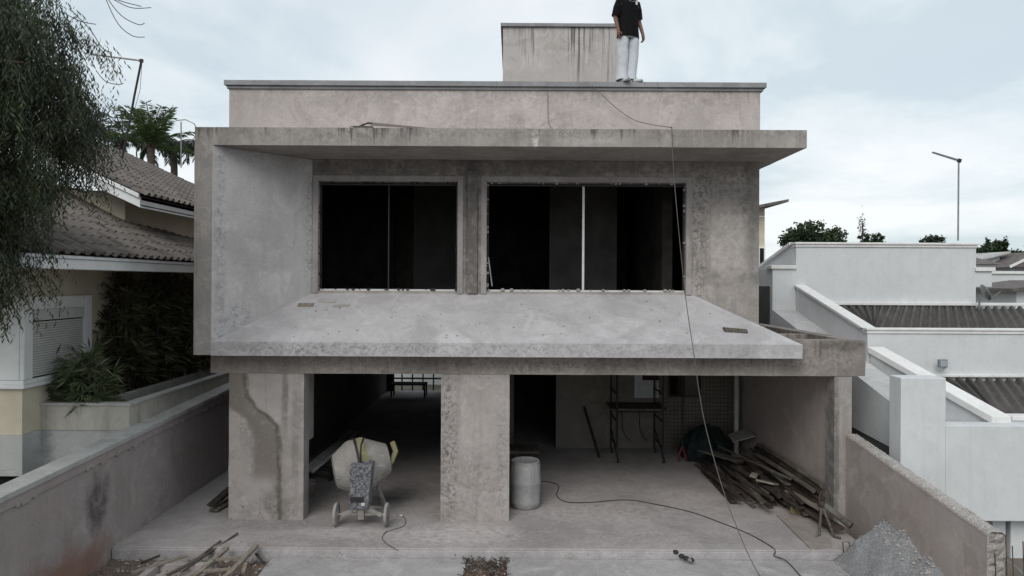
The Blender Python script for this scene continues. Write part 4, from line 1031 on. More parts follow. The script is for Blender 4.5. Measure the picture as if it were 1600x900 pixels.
for j in range(nv+1):
    for i in range(nu):
        t = 2*math.pi*i/nu; v = j/nv*math.pi/2
        r = 0.50*math.cos(v)**0.6; r *= 1 + 0.10*math.sin(3*t+1) + 0.08*math.sin(7*t) + random.uniform(-0.04, 0.04)
        z = 0.64*math.sin(v) * (1 + 0.10*math.sin(2*t)) + random.uniform(-0.02, 0.02) + 0.05*math.sin(9*t+4*v)
        P.append((4.35 + r*math.cos(t)*1.10, 15.35 + r*math.sin(t)*0.9, max(0.004, z)))
nh.add(P, [(j*nu+i, j*nu+(i+1) % nu, (j+1)*nu+(i+1) % nu, (j+1)*nu+i) for j in range(nv) for i in range(nu)])
tag(nh.build('net_heap', M['tarp'], smooth=False), 'crumpled heap of dark green net behind the timber pile', 'net')
tag(MB().lathe([(0.055, 0.003), (0.055, 2.41), (0.048, 2.41), (0.048, 0.003)], 16, (5.15, 15.6, 0)).build('drain_pipe', M['pvc'], smooth=True), 'upright pale plastic drain pipe in the garage corner', 'pipe')
b = MB(); c1, c2, c3, c4 = V(4.80, 14.75, 0.48), V(5.29, 14.75, 0.62), V(5.29, 15.3, 0.66), V(4.86, 15.3, 0.52)
b.hexa([c1, c2, c3, c4], [p+V(-0.005, 0, 0.02) for p in (c1, c2, c3, c4)])
tag(b.build('board', M['plaster']), 'pale square board resting on the rear of the timber pile', 'board')
tag(MB().box(2.92, 3.50, 16.185, 16.197, 1.20, 1.95).build('paper_sheet', M['paper']), 'pale paper sheet on the rear wall behind the scaffold', 'paper')
tag(MB().box(3.10, 3.50, 16.170, 16.183, 1.62, 1.95).build('notice', M['maroon']), 'dark maroon notice hung over the pale sheet', 'notice')
cr = empty('board_stack', (0.35, 14.4, 0), 'dark stack of boards with pale edges behind the barrel', 'boards')
for k in range(5): MB().box(-0.12+0.01*k, 0.50+0.02*k, 14.2, 14.8, 0.004+0.085*k, 0.075+0.085*k).build('board', WD[1] if k not in (2, 4) else WD[0], cr, bevel=0.004)

# ---- timber pile along the garage wall
def plank(x, y, z, L, w, h, yaw, tilt, m, label, kind='plank', pitch=0.0):
    b = MB()
    if kind == 'pole':
        b.tube([(0, -L/2, 0), (0.01, 0, 0.005), (0, L/2, 0)], [w/2*1.05, w/2, w/2*0.9], 8)
        b.v = [(p[0]+random.uniform(-.002, .002), p[1], p[2]+w/2) for p in b.v]
    else: b.box(-w/2, w/2, -L/2, L/2, 0, h)
    o0 = b
    me = mesh_np(kind, b.v, b.f, WD[m]); o = raw(kind, me, None, None, (x, y, z), Euler((pitch, tilt, yaw)))
    if kind != 'pole':
        bv = o.modifiers.new('bevel', 'BEVEL'); bv.width = 0.003; bv.segments = 1
    tag(o, label, kind, 'timbers heaped along the garage wall'); return o
r = random.Random(21)
def pile_h(x): return max(0.0, (x-4.05)/1.15)
i = 0
NLAB = {0: 'grey weathered plank in the timber heap along the right garage wall', 1: 'dark plank in the timber heap along the right garage wall', 2: 'pale plank in the timber heap along the right garage wall', 3: 'reddish plank in the timber heap along the right garage wall'}
for layer in range(6):
    x = 3.98 + layer*0.20
    while x < 5.16:
        m = r.choice([0, 0, 1, 1, 1, 1, 3, 3, 2]); w = r.uniform(0.07, 0.17)
        L = r.uniform(1.5, 2.9); y = r.uniform(12.7, 13.9) - 0.22*(x-4.5) - layer*0.05
        z = 0.005 + layer*0.062 + r.uniform(0, 0.012)
        plank(x, y, z, L, w, r.uniform(0.025, 0.045), r.uniform(-0.16, 0.12), r.uniform(-0.10, 0.10), m, NLAB[m], 'plank', r.uniform(-0.02, 0.02))
        x += w*0.85 + r.uniform(0.01, 0.06)
for k, (x, y, z, L, yaw) in enumerate(((5.20, 13.0, 0.40, 3.0, 0.0), (5.12, 13.1, 0.37, 2.8, 0.02), (5.21, 12.9, 0.50, 2.9, 0.01), (5.05, 12.7, 0.40, 2.4, 0.04), (4.55, 12.75, 0.21, 1.9, 0.10), (4.42, 12.55, 0.16, 1.5, 0.14), (4.30, 12.6, 0.09, 1.6, 0.12), (3.98, 13.0, 0.09, 2.0, 0.06))):
    plank(x, y, z, L, r.uniform(0.075, 0.10), 0, yaw, 0, r.choice([1, 1, 0]), 'round dark pole in the timber heap along the right garage wall', 'pole')
plank(4.10, 14.0, 0.06, 2.2, 0.05, 0.04, 0.05, 0, 1, 'thin dark batten along the left edge of the timber heap', 'batten')
plank(4.72, 13.4, 0.42, 2.5, 0.045, 0.03, 0.22, 0, 0, 'thin grey batten slanting across the top of the timber heap', 'batten')
plank(4.35, 14.1, 0.36, 0.95, 0.45, 0.02, 0.5, 0.12, 0, 'broad grey board on the back of the timber heap', 'board')
plank(4.62, 12.3, 0.33, 0.34, 0.20, 0.03, 0.7, 0.2, 2, 'short pale offcut on top of the timber heap', 'offcut')
plank(4.52, 12.7, 0.34, 0.22, 0.12, 0.04, -0.5, 0.2, 2, 'small pale block on top of the timber heap', 'offcut')
plank(5.0, 11.55, 0.24, 1.1, 0.16, 0.03, 0.15, 0.1, 2, 'pale plank end at the near end of the timber heap', 'plank')
plank(5.02, 11.35, 0.10, 1.5, 0.2, 0.05, 0.10, 0.05, 3, 'reddish plank low at the near end of the timber heap', 'plank')
# hooked-off drum end and sheet of plywood
q = on_floor(1244, 806)
spo = empty('cable_reel', (q.x, q.y, 0), 'short yellowish round reel end beside the near end of the timber heap', 'reel')
MB().lathe([(0.0, -0.03), (0.10, -0.03), (0.10, 0.0), (0.0, 0.0)], 20, (q.x, q.y+0.02, 0.105), 'Y').build('flange', plain('yellowed_wood', (0.20, 0.16, 0.08), 0.8, 0.2, 0.3), spo)
MB().lathe([(0.0, 0.001), (0.06, 0.001), (0.06, 0.35), (0.0, 0.35)], 16, (q.x, q.y+0.02, 0.105), 'Y').build('core', WD[3], spo)
pw = [on_floor(1213, 806), on_floor(1266, 858), on_floor(1300, 856), on_floor(1290, 806)]
b = MB(); z0 = 0.004
pl = [V(p.x, max(p.y, YF+0.01), 0) for p in pw]
bt = [pl[1], pl[2], pl[3], pl[0]]
b.hexa([p+V(0,0,0.004) for p in bt], [p+V(0,0,0.022) for p in bt])
tag(b.build('plywood_sheet', concrete('cement_stained_plywood', (0.26, 0.235, 0.205), blotch=0.5, pits=0.5)), 'cement stained plywood sheet lying at the floor edge before the timber heap', 'plywood')
# trestle of bent reinforcing bars and timber
q = on_floor(1289, 838)
te = empty('trestle', (q.x, q.y, 0), 'small crooked timber trestle standing on the plywood sheet', 'trestle')
top = V(q.x+0.06, q.y+0.25, 0.42)
for (dx, dy) in ((-0.14, -0.03), (0.14, -0.08)):
    f_ = V(q.x+dx*0.75, q.y+dy, 0.03); MB().tube([top, f_], 0.022, 6).build('leg', WD[0], te)
    MB().tube([f_, f_+V(dx*0.55, -0.06, -0.005)], 0.016, 6).build('foot', WD[0], te)
MB().tube([top+V(0.02, 0, 0), top+V(0.30, -0.35, -0.22)], [0.05, 0.06], 8).build('beam', WD[0], te)
MB().lathe([(0.0, -0.05), (0.06, -0.04), (0.07, 0.0), (0.06, 0.04), (0.0, 0.05)], 12, top).build('knot', WD[1], te)
hp_ = [top+V(0.0+0.09*math.cos(t)+0.05, 0, 0.02+0.24*math.sin(t)) for t in [math.pi*k/10 for k in range(11)]]
tag(MB().tube(hp_, 0.008, 6).build('bent_bar', M['rust']), 'bent reinforcing bar loop sticking up from the trestle', 'bar')
qa, qb = on_floor(1325, 855, 0.02), on_floor(1337, 855, 0.02)
a0 = V(4.90, 10.02, -0.1); 
tag(MB().tube([a0, a0+V(0.0, 0.05, 0.22), a0+V(0.10, 0.06, 0.22), a0+V(0.11, 0.0, -0.05), a0+V(-0.1, -0.35, -0.04)], 0.008, 6).build('bent_bar', M['rust']), 'bent wire stirrup at the step edge beside the gravel heap', 'bar')

# ---- cables
cp_ = [V(at(918, 133, 12.07).x, 12.12, 7.50), at(935, 143, 12.04), at(962, 168, 12.03), at(990, 187, 12.05), at(1020, 195, 11.5), at(1046, 199, 10.9),
       at(1050, 204, 10.86), at(1052, 260, 10.84), at(1060, 355, 10.80), at(1071, 462, 10.74), at(1083, 545, 10.66), at(1097, 640, 10.45), at(1115, 715, 10.2), at(1142, 800, 9.9), on_floor(1187, 899, -0.10), V(3.6, 8.6, -0.108), V(3.9, 7.8, -0.108)]
tag(MB().tube(smooth_path(cp_), 0.0065, 6).build('hanging_cable', plain('grey_cable', (0.11, 0.105, 0.10), 0.7, 0.3), smooth=True), 'thin grey cable hanging from the roof edge over the canopy to the driveway', 'cable')
fl_ = [on_floor(x, y, 0.010) for x, y in ((845, 752), (858, 753), (873, 759), (870, 774), (885, 784), (920, 785), (980, 781), (1030, 789), (1080, 800), (1130, 818), (1170, 834), (1205, 854))] + [V(on_floor(1207, 857).x, YF-0.05, -0.005), V(on_floor(1212, 864).x, YF-0.055, -0.06), on_floor(1228, 876, -0.108), on_floor(1250, 899, -0.108), V(3.95, 8.5, -0.108)]
tag(MB().tube(smooth_path(fl_), 0.0065, 6).build('floor_cable', M['cable'], smooth=True), 'black cable snaking across the garage floor from the barrel', 'cable')
cs = [V(at(856, 140, 12.1).x, 12.135, 7.34), at(856, 165, 12.12), at(857, 190, 12.12), at(861, 198, 12.1)]
tag(MB().tube(smooth_path(cs), 0.007, 6).build('short_cable', M['rope']), 'short cord hanging down the middle of the roof parapet', 'cord')
cm = [on_floor(x, y, 0.03) for x, y in ((1052, 864), (1060, 863), (1067, 869), (1062, 876), (1072, 878), (1080, 880))]
gl = empty('rag', cm[0], 'crumpled black rag lying on the step edge', 'rag')
for k in range(5):
    a = V(2.45+0.045*k, 10.03-0.05*k+0.02*math.sin(k*2), -0.09 if k > 0 else -0.05)
    MB().lathe([(0.0, 0.0), (0.04, 0.004), (0.048, 0.02), (0.03, 0.045), (0.0, 0.05)], 9, a + V(random.uniform(-.02,.02), random.uniform(-.02,.02), 0)).build('fold', M['cable'] if k != 3 else M['rope'], gl, smooth=True)

# ---- odds and ends on the sloping slab and canopy
nsl = Vector((0, -(3.715-2.955), (DW-DF+0.02))).normalized(); sl_a = math.atan2(3.715-2.955, DW-DF+0.02)
def on_slab(px, py, w, dpt, h, yaw, mat, label):
    p = slab_hit(px, py); b = MB(); b.box(-w/2, w/2, -dpt/2, dpt/2, 0.002, h)
    b.v = [(x+random.uniform(-.012, .012), y+random.uniform(-.012, .012), z) for x, y, z in b.v]
    me = mesh_np('wood_scrap', b.v, b.f, mat)
    o = raw('wood_scrap', me, None, None, p, (Matrix.Rotation(sl_a, 3, 'X') @ Matrix.Rotation(yaw, 3, 'Z')).to_euler())
    tag(o, label, 'wood scrap', 'scraps on the sloping slab')
on_slab(478, 477, 0.27, 0.09, 0.014, 0.0, WD[2], 'brown flat wood scrap leftmost on the sloping slab')
on_slab(511, 471, 0.30, 0.07, 0.014, -0.05, M['plaster'], 'pale thin wood scrap nearest the left window on the sloping slab')
on_slab(534, 478, 0.28, 0.09, 0.014, 0.05, M['plaster'], 'pale flat wood scrap rightmost of the three on the sloping slab')
on_slab(1149, 517, 0.38, 0.10, 0.022, -0.10, WD[0], 'thin grey board near the right edge of the sloping slab')
pb = MB(); 
for k in range(60):
    p = slab_hit(random.uniform(420, 1180), random.uniform(470, 533)); s_ = random.uniform(0.004, 0.013)
    if abs(p.x) < 3.6: pb.box(p.x-s_, p.x+s_, p.y-s_, p.y+s_, p.z-0.003, p.z+s_)
tag(pb.build('crumbs', M['beam']), 'scattered cement crumbs on the sloping slab', 'crumbs', kind='stuff')
a, c = at(574, 192, 11.3), V(-0.9, 11.3, cz1+0.030)
tag(MB().bar(a, c, 0.03, 0.03).build('batten', WD[2]), 'pale thin batten lying along the top of the canopy', 'batten')
tag(MB().bar(at(580, 195, 11.2), V(-0.85, 11.2, cz1+0.03), 0.02, 0.02).build('batten', WD[2]), 'second paler batten beside the twig on the canopy top', 'batten')
tw = empty('dry_twig', (-2.55, 11.2, cz1), 'dry dark twig and scrap wood on the left part of the canopy top', 'twig')
MB().tube([V(-2.65, 11.2, cz1+0.01), V(-2.55, 11.2, cz1+0.07), V(-2.45, 11.2, cz1+0.12), V(-2.36, 11.2, cz1+0.15), V(-2.28, 11.2, cz1+0.12)], [0.02, 0.018, 0.015, 0.012, 0.006], 6).build('branch', WD[1], tw)
MB().tube([V(-2.5, 11.2, cz1+0.09), V(-2.46, 11.18, cz1+0.02)], 0.012, 6).build('branch', WD[1], tw)
MB().tube([V(-2.75, 11.2, cz1+0.01), V(-2.65, 11.2, cz1+0.09), V(-2.5, 11.25, cz1+0.10)], 0.007, 5).build('branch', WD[0], tw)
MB().box(-2.62, -2.3, 11.16, 11.36, cz1+0.004, cz1+0.09).build('scrap', WD[0], tw)

# ---- debris at the lower left
def ladder():
    e = empty('wooden_ladder', (-3.9, 9.4, -0.1), 'pale wooden ladder lying against the step at the lower left', 'ladder')
    A0, A1 = on_floor(355, 856, 0.05), on_floor(306, 899, -0.08); B0, B1 = on_floor(401, 852, 0.06), on_floor(356, 899, -0.08)
    A2 = A1 + (A1-A0).normalized()*1.6; B2 = B1 + (B1-B0).normalized()*1.6
    A2.z = B2.z = -0.10
    ra = MB().bar(A0, A1, 0.075, 0.05); MB.bar(ra, A1, A2, 0.075, 0.05); ra.build('rail', WD[2], e, bevel=0.006)
    rb_ = MB().bar(B0, B1, 0.075, 0.05); MB.bar(rb_, B1, B2, 0.075, 0.05); rb_.build('rail', WD[2], e, bevel=0.006)
    for t in (0.45, 0.85, 1.5, 2.1):
        p = A0.lerp(A1, t) if t < 1 else A1.lerp(A2, (t-1)/1.4); q = B0.lerp(B1, t-0.05) if t < 1 else B1.lerp(B2, (t-1)/1.4)
        MB().bar(p, q, 0.045, 0.035).build('rung', WD[2], e, bevel=0.005)
ladder()
bx_ = empty('inspection_box', (-4.6, 9.4, -0.2), 'grey cement inspection box edge in the soil left of the ladder', 'box')
MB().box(-5.05, -4.15, 9.62, 9.72, -0.25, -0.07).build('box_wall', M['gwall'], bx_, bevel=0.01)
MB().box(-5.05, -4.95, 8.8, 9.619, -0.25, -0.07).build('box_wall', M['gwall'], bx_, bevel=0.01)
MB().box(-4.95, -4.15, 8.8, 9.619, -0.25, -0.17).build('box_lid', M['gwall'], bx_, bevel=0.01)
sticks = [((205, 895), (292, 868), 0.07, 2, 'broad pale stick slanting over the soil towards the step'), ((262, 899), (330, 862), 0.05, 0, 'thin grey stick left of the ladder'), ((300, 880), (345, 845), 0.03, 0, 'thin stick reaching over the step left of the ladder'),
          ((285, 893), (372, 833), 0.018, 0, 'long thin wire-like stick over the floor edge'), ((400, 865), (412, 880), 0.03, 1, 'short dark stick right of the ladder'), ((220, 880), (250, 868), 0.03, 1, 'short dark stick on the red soil'), ((380, 895), (384, 880), 0.05, 2, 'short pale stub standing right of the ladder')]
for (p0, p1, w, m, lab) in sticks:
    z0 = -0.08; z1 = 0.03 if p1[1] < 862 else -0.04
    tag(MB().bar(on_floor(*p0, z0), on_floor(*p1, z1), w, 0.03).build('stick', WD[m], bevel=0.004), lab, 'stick', 'sticks at the lower left')
st = MB(); rr_ = random.Random(5)
def stone(b, x, y, z, s):
    P = []
    for (dx, dy, dz) in ((1,0,0),(-1,0,0),(0,1,0),(0,-1,0),(0,0,1),(0,0,-1)):
        q = s*rr_.uniform(0.6, 1.2); P.append((x+dx*q, y+dy*q, z+dz*q*0.7))
    b.add(P, [(0,2,4),(2,1,4),(1,3,4),(3,0,4),(2,0,5),(1,2,5),(3,1,5),(0,3,5)])
for k in range(420):
    a = rr_.random()
    if a < 0.5: x, y = rr_.uniform(-5.8, -3.5), rr_.uniform(8.6, 10.0)
    elif a < 0.72: x, y = rr_.uniform(-0.68, -0.02), rr_.uniform(8.8, 10.0)
    else: x, y = rr_.uniform(4.5, 5.1), rr_.uniform(9.0, 10.0)
    stone(st, x, y, -0.14 + rr_.uniform(-0.03, 0.03), rr_.uniform(0.008, 0.035))
tag(st.build('rubble_bits', M['rubble']), 'broken mortar bits scattered on the bare soil by the step', 'rubble', kind='stuff')
dr = MB()
for k in range(160):
    x, y = rr_.uniform(-0.66, -0.05), rr_.uniform(9.2, 10.0); a = rr_.uniform(0, 3.14); L = rr_.uniform(0.03, 0.12); z = -0.125 + rr_.uniform(0, 0.03)
    dr.bar((x, y, z), (x+L*math.cos(a), y+L*math.sin(a), z+rr_.uniform(-0.01, 0.03)), 0.008, 0.006)
tag(dr.build('dry_litter', WD[1]), 'dry twigs and litter on the soil strip between the driveway slabs', 'litter', kind='stuff')
dd = MB()
for k in range(260):
    x, y = rr_.uniform(-5.6, 5.0), rr_.uniform(10.15, 13.5); s_ = rr_.uniform(0.003, 0.010)
    stone(dd, x, y, 0.004, s_)
tag(dd.build('floor_grit', M['beam']), 'fine cement grit scattered over the garage floor', 'grit', kind='stuff')

# ================================================================== PERSON ON THE ROOF
def person():
    skin = plain('skin', (0.17, 0.085, 0.06), 0.55, 0.35, 0.06)
    shirt = plain('black_cotton', (0.008, 0.008, 0.009), 0.9, 0.1, 0.3, 20)
    jeans = concrete('pale_washed_denim', (0.46, 0.48, 0.485), blotch=0.6, patch=0.25, pits=0.0, grain=0.05, bump=0.25)
    shoe_m = plain('white_trainers', (0.45, 0.46, 0.47), 0.6, 0.3, 0.25, 30)
    sole_m = plain('dark_trainer_panels', (0.2, 0.205, 0.21), 0.7, 0.3)
    hair_m = plain('dark_hair', (0.012, 0.010, 0.009), 0.7, 0.3)
    X0, Y0, Z0 = at(981, 128, 12.25).x, 12.25, 7.487
    o = V(X0, Y0, Z0)
    K = 1.035
    # skeleton: the figure stands half turned, weight on his right leg, arms hanging
    J = {'pel': (0, 0, 0.96), 'spine': (0.0, 0, 1.12), 'chest': (-0.01, 0.0, 1.34), 'neck0': (-0.005, 0.0, 1.48), 'neck': (0.0, -0.01, 1.55), 'head0': (0.0, -0.02, 1.62), 'head': (0.0, -0.02, 1.74),
         'shR': (-0.185, 0, 1.42), 'elR': (-0.245, 0.02, 1.15), 'wrR': (-0.225, -0.06, 0.91),
         'shL': (0.175, 0, 1.42), 'elL': (0.225, 0.03, 1.15), 'wrL': (0.275, -0.03, 0.90),
         'hipR': (-0.095, 0, 0.92), 'knR': (-0.105, -0.01, 0.50), 'anR': (-0.11, 0.02, 0.09), 'toR': (-0.12, -0.13, 0.045),
         'hipL': (0.095, 0, 0.92), 'knL': (0.085, -0.03, 0.50), 'anL': (0.02, -0.01, 0.09), 'toL': (0.10, -0.15, 0.045)}
    rad = {'pel': 0.13, 'spine': 0.12, 'chest': 0.14, 'neck0': 0.075, 'neck': 0.055, 'head0': 0.07, 'head': 0.088, 'shR': 0.065, 'elR': 0.042, 'wrR': 0.029, 'shL': 0.065, 'elL': 0.042, 'wrL': 0.029,
           'hipR': 0.095, 'knR': 0.06, 'anR': 0.042, 'toR': 0.035, 'hipL': 0.095, 'knL': 0.06, 'anL': 0.042, 'toL': 0.035}
    E_ = [('pel','spine'),('spine','chest'),('chest','neck0'),('neck0','neck'),('neck','head0'),('head0','head'),('chest','shR'),('shR','elR'),('elR','wrR'),('chest','shL'),('shL','elL'),('elL','wrL'),
          ('pel','hipR'),('hipR','knR'),('knR','anR'),('anR','toR'),('pel','hipL'),('hipL','knL'),('knL','anL'),('anL','toL')]
    # hands: palm and five unequal bent fingers on each side
    for s, wr in (('R', 'wrR'), ('L', 'wrL')):
        w = Vector(J[wr]); sg = -1 if s == 'R' else 1
        J['pa'+s] = tuple(w + V(sg*0.004, -0.012, -0.075)); rad['pa'+s] = 0.031; E_.append((wr, 'pa'+s))
        for k, L in enumerate((0.070, 0.078, 0.072, 0.055)):
            b0 = w + V(sg*0.006, -0.045+0.021*k, -0.095); b1 = b0 + V(-sg*0.014, 0, -L*0.5); b2 = b1 + V(-sg*0.026, 0, -L*0.30)
            for nm, p in (('a', b0), ('b', b1), ('c', b2)): J[f'f{s}{k}{nm}'] = tuple(p); rad[f'f{s}{k}{nm}'] = 0.0095
            E_ += [('pa'+s, f'f{s}{k}a'), (f'f{s}{k}a', f'f{s}{k}b'), (f'f{s}{k}b', f'f{s}{k}c')]
        t0 = w + V(-sg*0.012, -0.045, -0.05); t1 = t0 + V(-sg*0.012, -0.022, -0.035); t2 = t1 + V(-sg*0.006, -0.004, -0.028)
        for nm, p in (('a', t0), ('b', t1), ('c', t2)): J[f't{s}{nm}'] = tuple(p); rad[f't{s}{nm}'] = 0.0105
        E_ += [('pa'+s, f't{s}a'), (f't{s}a', f't{s}b'), (f't{s}b', f't{s}c')]
    names = list(J); idx = {n: i for i, n in enumerate(names)}
    me = bpy.data.meshes.new('person'); me.from_pydata([J[n] for n in names], [(idx[a], idx[b]) for a, b in E_], [])
    ob = bpy.data.objects.new('person', me); COL.objects.link(ob); place(ob, o); figure = ob
    ob.modifiers.new('skin', 'SKIN'); me.skin_vertices.new() if not me.skin_vertices else None
    for i, n in enumerate(names):
        sv = me.skin_vertices[0].data[i]; q = rad[n]; sv.radius = (q, q); sv.use_root = (n == 'pel')
    ob.modifiers['skin'].use_smooth_shade = True
    sb = ob.modifiers.new('sub', 'SUBSURF'); sb.levels = 2; sb.render_levels = 2
    me.materials.append(skin)
    tag(ob, 'person in a black t-shirt and pale loose jeans standing on the roof edge, arms hanging', 'person')
    def loft(rings, n=20, cap=False, fold=0.0, seed=1):
        rr = random.Random(seed); b = MB(); P = []
        for (cx, cy, z, rx, ry) in rings:
            for k in range(n):
                t = 2*math.pi*k/n; w = 1 + fold*math.sin(3*t+z*9+seed)*0.5 + rr.uniform(-fold, fold)*0.4
                P.append(o + V(cx + rx*math.cos(t)*w, cy + ry*math.sin(t)*w, z))
        m = len(rings); Fc = [(i*n+k, i*n+(k+1) % n, (i+1)*n+(k+1) % n, (i+1)*n+k) for i in range(m-1) for k in range(n)]
        if cap: Fc += [tuple(range((m-1)*n, m*n))]
        b.add(P, Fc); return b
    ts = loft([(-0.005, 0, 0.80, 0.208, 0.150), (-0.005, 0, 0.865, 0.203, 0.145), (-0.005, 0, 0.95, 0.196, 0.138), (0, 0, 1.08, 0.185, 0.13), (0, 0, 1.22, 0.19, 0.135), (-0.005, 0, 1.34, 0.20, 0.138), (-0.005, 0, 1.41, 0.205, 0.125), (-0.003, 0, 1.455, 0.165, 0.10), (-0.003, 0, 1.485, 0.10, 0.08), (-0.002, -0.003, 1.50, 0.075, 0.068)], 24, fold=0.025, seed=2)
    tso = ts.build('t_shirt', shirt, ob, smooth=True)
    for s, a, c in (('R', (-0.155, 0, 1.425), (-0.235, 0.015, 1.16)), ('L', (0.145, 0, 1.425), (0.215, 0.02, 1.16))):
        MB().tube([o+Vector(a), o+(Vector(a)*0.5+Vector(c)*0.5)+V(-0.012 if s == 'R' else 0.012, 0, 0.01), o+Vector(c)], [0.078, 0.074, 0.074], 14, cap=False).build('sleeve', shirt, tso, smooth=True)
    MB().lathe([(0.0, 0), (0.022, 0.001), (0.0, 0.002)], 10, (0,0,0)).xform(Matrix.Translation(o+V(0.085, -0.139, 1.38)) @ Matrix.Rotation(math.radians(90), 4, 'X') @ Matrix.Diagonal((1, 1.9, 1, 1))).build('chest_print', M['paper'], tso)
    # loose trousers
    tr = loft([(0, 0, 0.78, 0.182, 0.122), (0, 0, 0.90, 0.172, 0.118), (0, 0, 0.99, 0.155, 0.112)], 24, fold=0.02, seed=4)
    tro = tr.build('trousers', jeans, ob, smooth=True)
    for s, rings in (('R', [(-0.090, 0, 0.84, 0.094, 0.108), (-0.10, 0, 0.74, 0.102, 0.115), (-0.105, -0.005, 0.6, 0.094, 0.105), (-0.108, -0.01, 0.48, 0.090, 0.10), (-0.11, 0, 0.3, 0.088, 0.098), (-0.112, 0.01, 0.16, 0.092, 0.105), (-0.115, 0.0, 0.10, 0.104, 0.125), (-0.115, -0.01, 0.06, 0.10, 0.12)]),
                     ('L', [(0.090, 0, 0.84, 0.094, 0.108), (0.094, -0.01, 0.74, 0.102, 0.115), (0.088, -0.02, 0.6, 0.096, 0.108), (0.080, -0.03, 0.48, 0.092, 0.10), (0.06, -0.025, 0.3, 0.088, 0.098), (0.045, -0.02, 0.16, 0.090, 0.105), (0.04, -0.02, 0.10, 0.098, 0.12), (0.04, -0.025, 0.065, 0.095, 0.115)])):
        loft(rings, 18, fold=0.09, seed=ord(s)).build('trouser_leg', jeans, tro, smooth=True)
    for (sx, sy, yaw) in ((-0.115, -0.06, 0.05), (0.06, -0.09, 0.55)):
        Rm = Matrix.Translation(o+V(sx, sy, 0)) @ Matrix.Rotation(yaw, 4, 'Z')
        sh = MB()
        rings = [(0.11, 0.035, 0.06), (0.08, 0.044, 0.085), (0.02, 0.047, 0.095), (-0.06, 0.049, 0.075), (-0.12, 0.046, 0.06), (-0.165, 0.03, 0.045)]
        P = []
        for (y, hw, h) in rings:
            for k in range(10):
                t = math.pi*k/9; P.append((hw*math.cos(t), y, 0.022 + (h-0.022)*math.sin(t)))
        m = len(rings); Fc = [(i*10+k, i*10+k+1, (i+1)*10+k+1, (i+1)*10+k) for i in range(m-1) for k in range(9)]
        Fc += [tuple(range(10)), tuple(range((m-1)*10, m*10))[::-1]]
        so = sh.add(P, Fc).xform(Rm).build('shoe', shoe_m, ob, smooth=True)
        MB().prism([(0.036, 0.115), (-0.036, 0.115), (-0.05, 0.0), (-0.05, -0.11), (-0.03, -0.172), (0.03, -0.172), (0.05, -0.11), (0.05, 0.0)][::-1], 0.001, 0.022).xform(Rm).build('sole', sole_m, so)
        MB().box(-0.0505, 0.0505, -0.03, 0.0, 0.024, 0.07).xform(Rm).build('side_panel', sole_m, so, bevel=0.004)
    # head details above the frame
    hd = o + Vector(J['head'])
    MB().lathe([(0.0, 0.115), (0.05, 0.105), (0.085, 0.07), (0.097, 0.02), (0.094, -0.03)], 20, hd+V(0, 0.012, 0.01)).build('hair', hair_m, ob, smooth=True)
    MB().lathe([(0.0, -0.022), (0.012, -0.012), (0.013, 0.0), (0.006, 0.02), (0.0, 0.026)], 8, hd+V(0, -0.092, -0.035)).build('nose', skin, ob, smooth=True)
    for s in (-1, 1):
        MB().lathe([(0.0, -0.008), (0.010, 0.0), (0.0, 0.008)], 8, hd+V(s*0.033, -0.083, 0.0)).build('eye', hair_m, ob, smooth=True)
        MB().lathe([(0.0, -0.03), (0.012, -0.02), (0.014, 0.0), (0.014, 0.02), (0.0, 0.03)], 8, hd+V(s*0.092, 0.0, -0.02)).build('ear', skin, ob, smooth=True)
    MB().box(hd.x-0.022, hd.x+0.022, hd.y-0.09, hd.y-0.078, hd.z-0.073, hd.z-0.064).build('mouth', plain('lips', (0.14, 0.05, 0.045), 0.5, 0.3), ob, bevel=0.003)
    ch = [o + V(0.07*math.cos(t), -0.085-0.045*max(0, -math.sin(t)), 1.465+0.05*math.sin(t)-0.02) for t in [math.pi*(1+k/12) for k in range(13)]]
    MB().tube(ch, 0.005, 6).build('chain_necklace', M['galv'], ob)
    ob.scale = (K, K, K); ob.rotation_euler.z = 0.35
person()

# ================================================================== PLANTS AND TREES
L_pepper = leafmat('pepper_tree_leaf', (0.024, 0.034, 0.020), (0.080, 0.090, 0.060), 0.6, 0.15, (0.060, 0.080, 0.034))
L_dark = leafmat('dark_evergreen_leaf', (0.018, 0.035, 0.015), (0.045, 0.07, 0.03), 0.6, 0.12)
L_fan = leafmat('fan_palm_leaf', (0.065, 0.095, 0.045), (0.19, 0.215, 0.12), 0.4, 0.3)
L_palm = leafmat('palm_leaf_dark', (0.03, 0.045, 0.032), (0.055, 0.075, 0.05), 0.5, 0.2)
L_palmb = leafmat('palm_leaf_bright', (0.055, 0.095, 0.028), (0.09, 0.135, 0.045), 0.5, 0.3)
BARK = plain('bark', (0.075, 0.06, 0.05), 0.95, 0.1, 0.3, 12, bump=0.5)

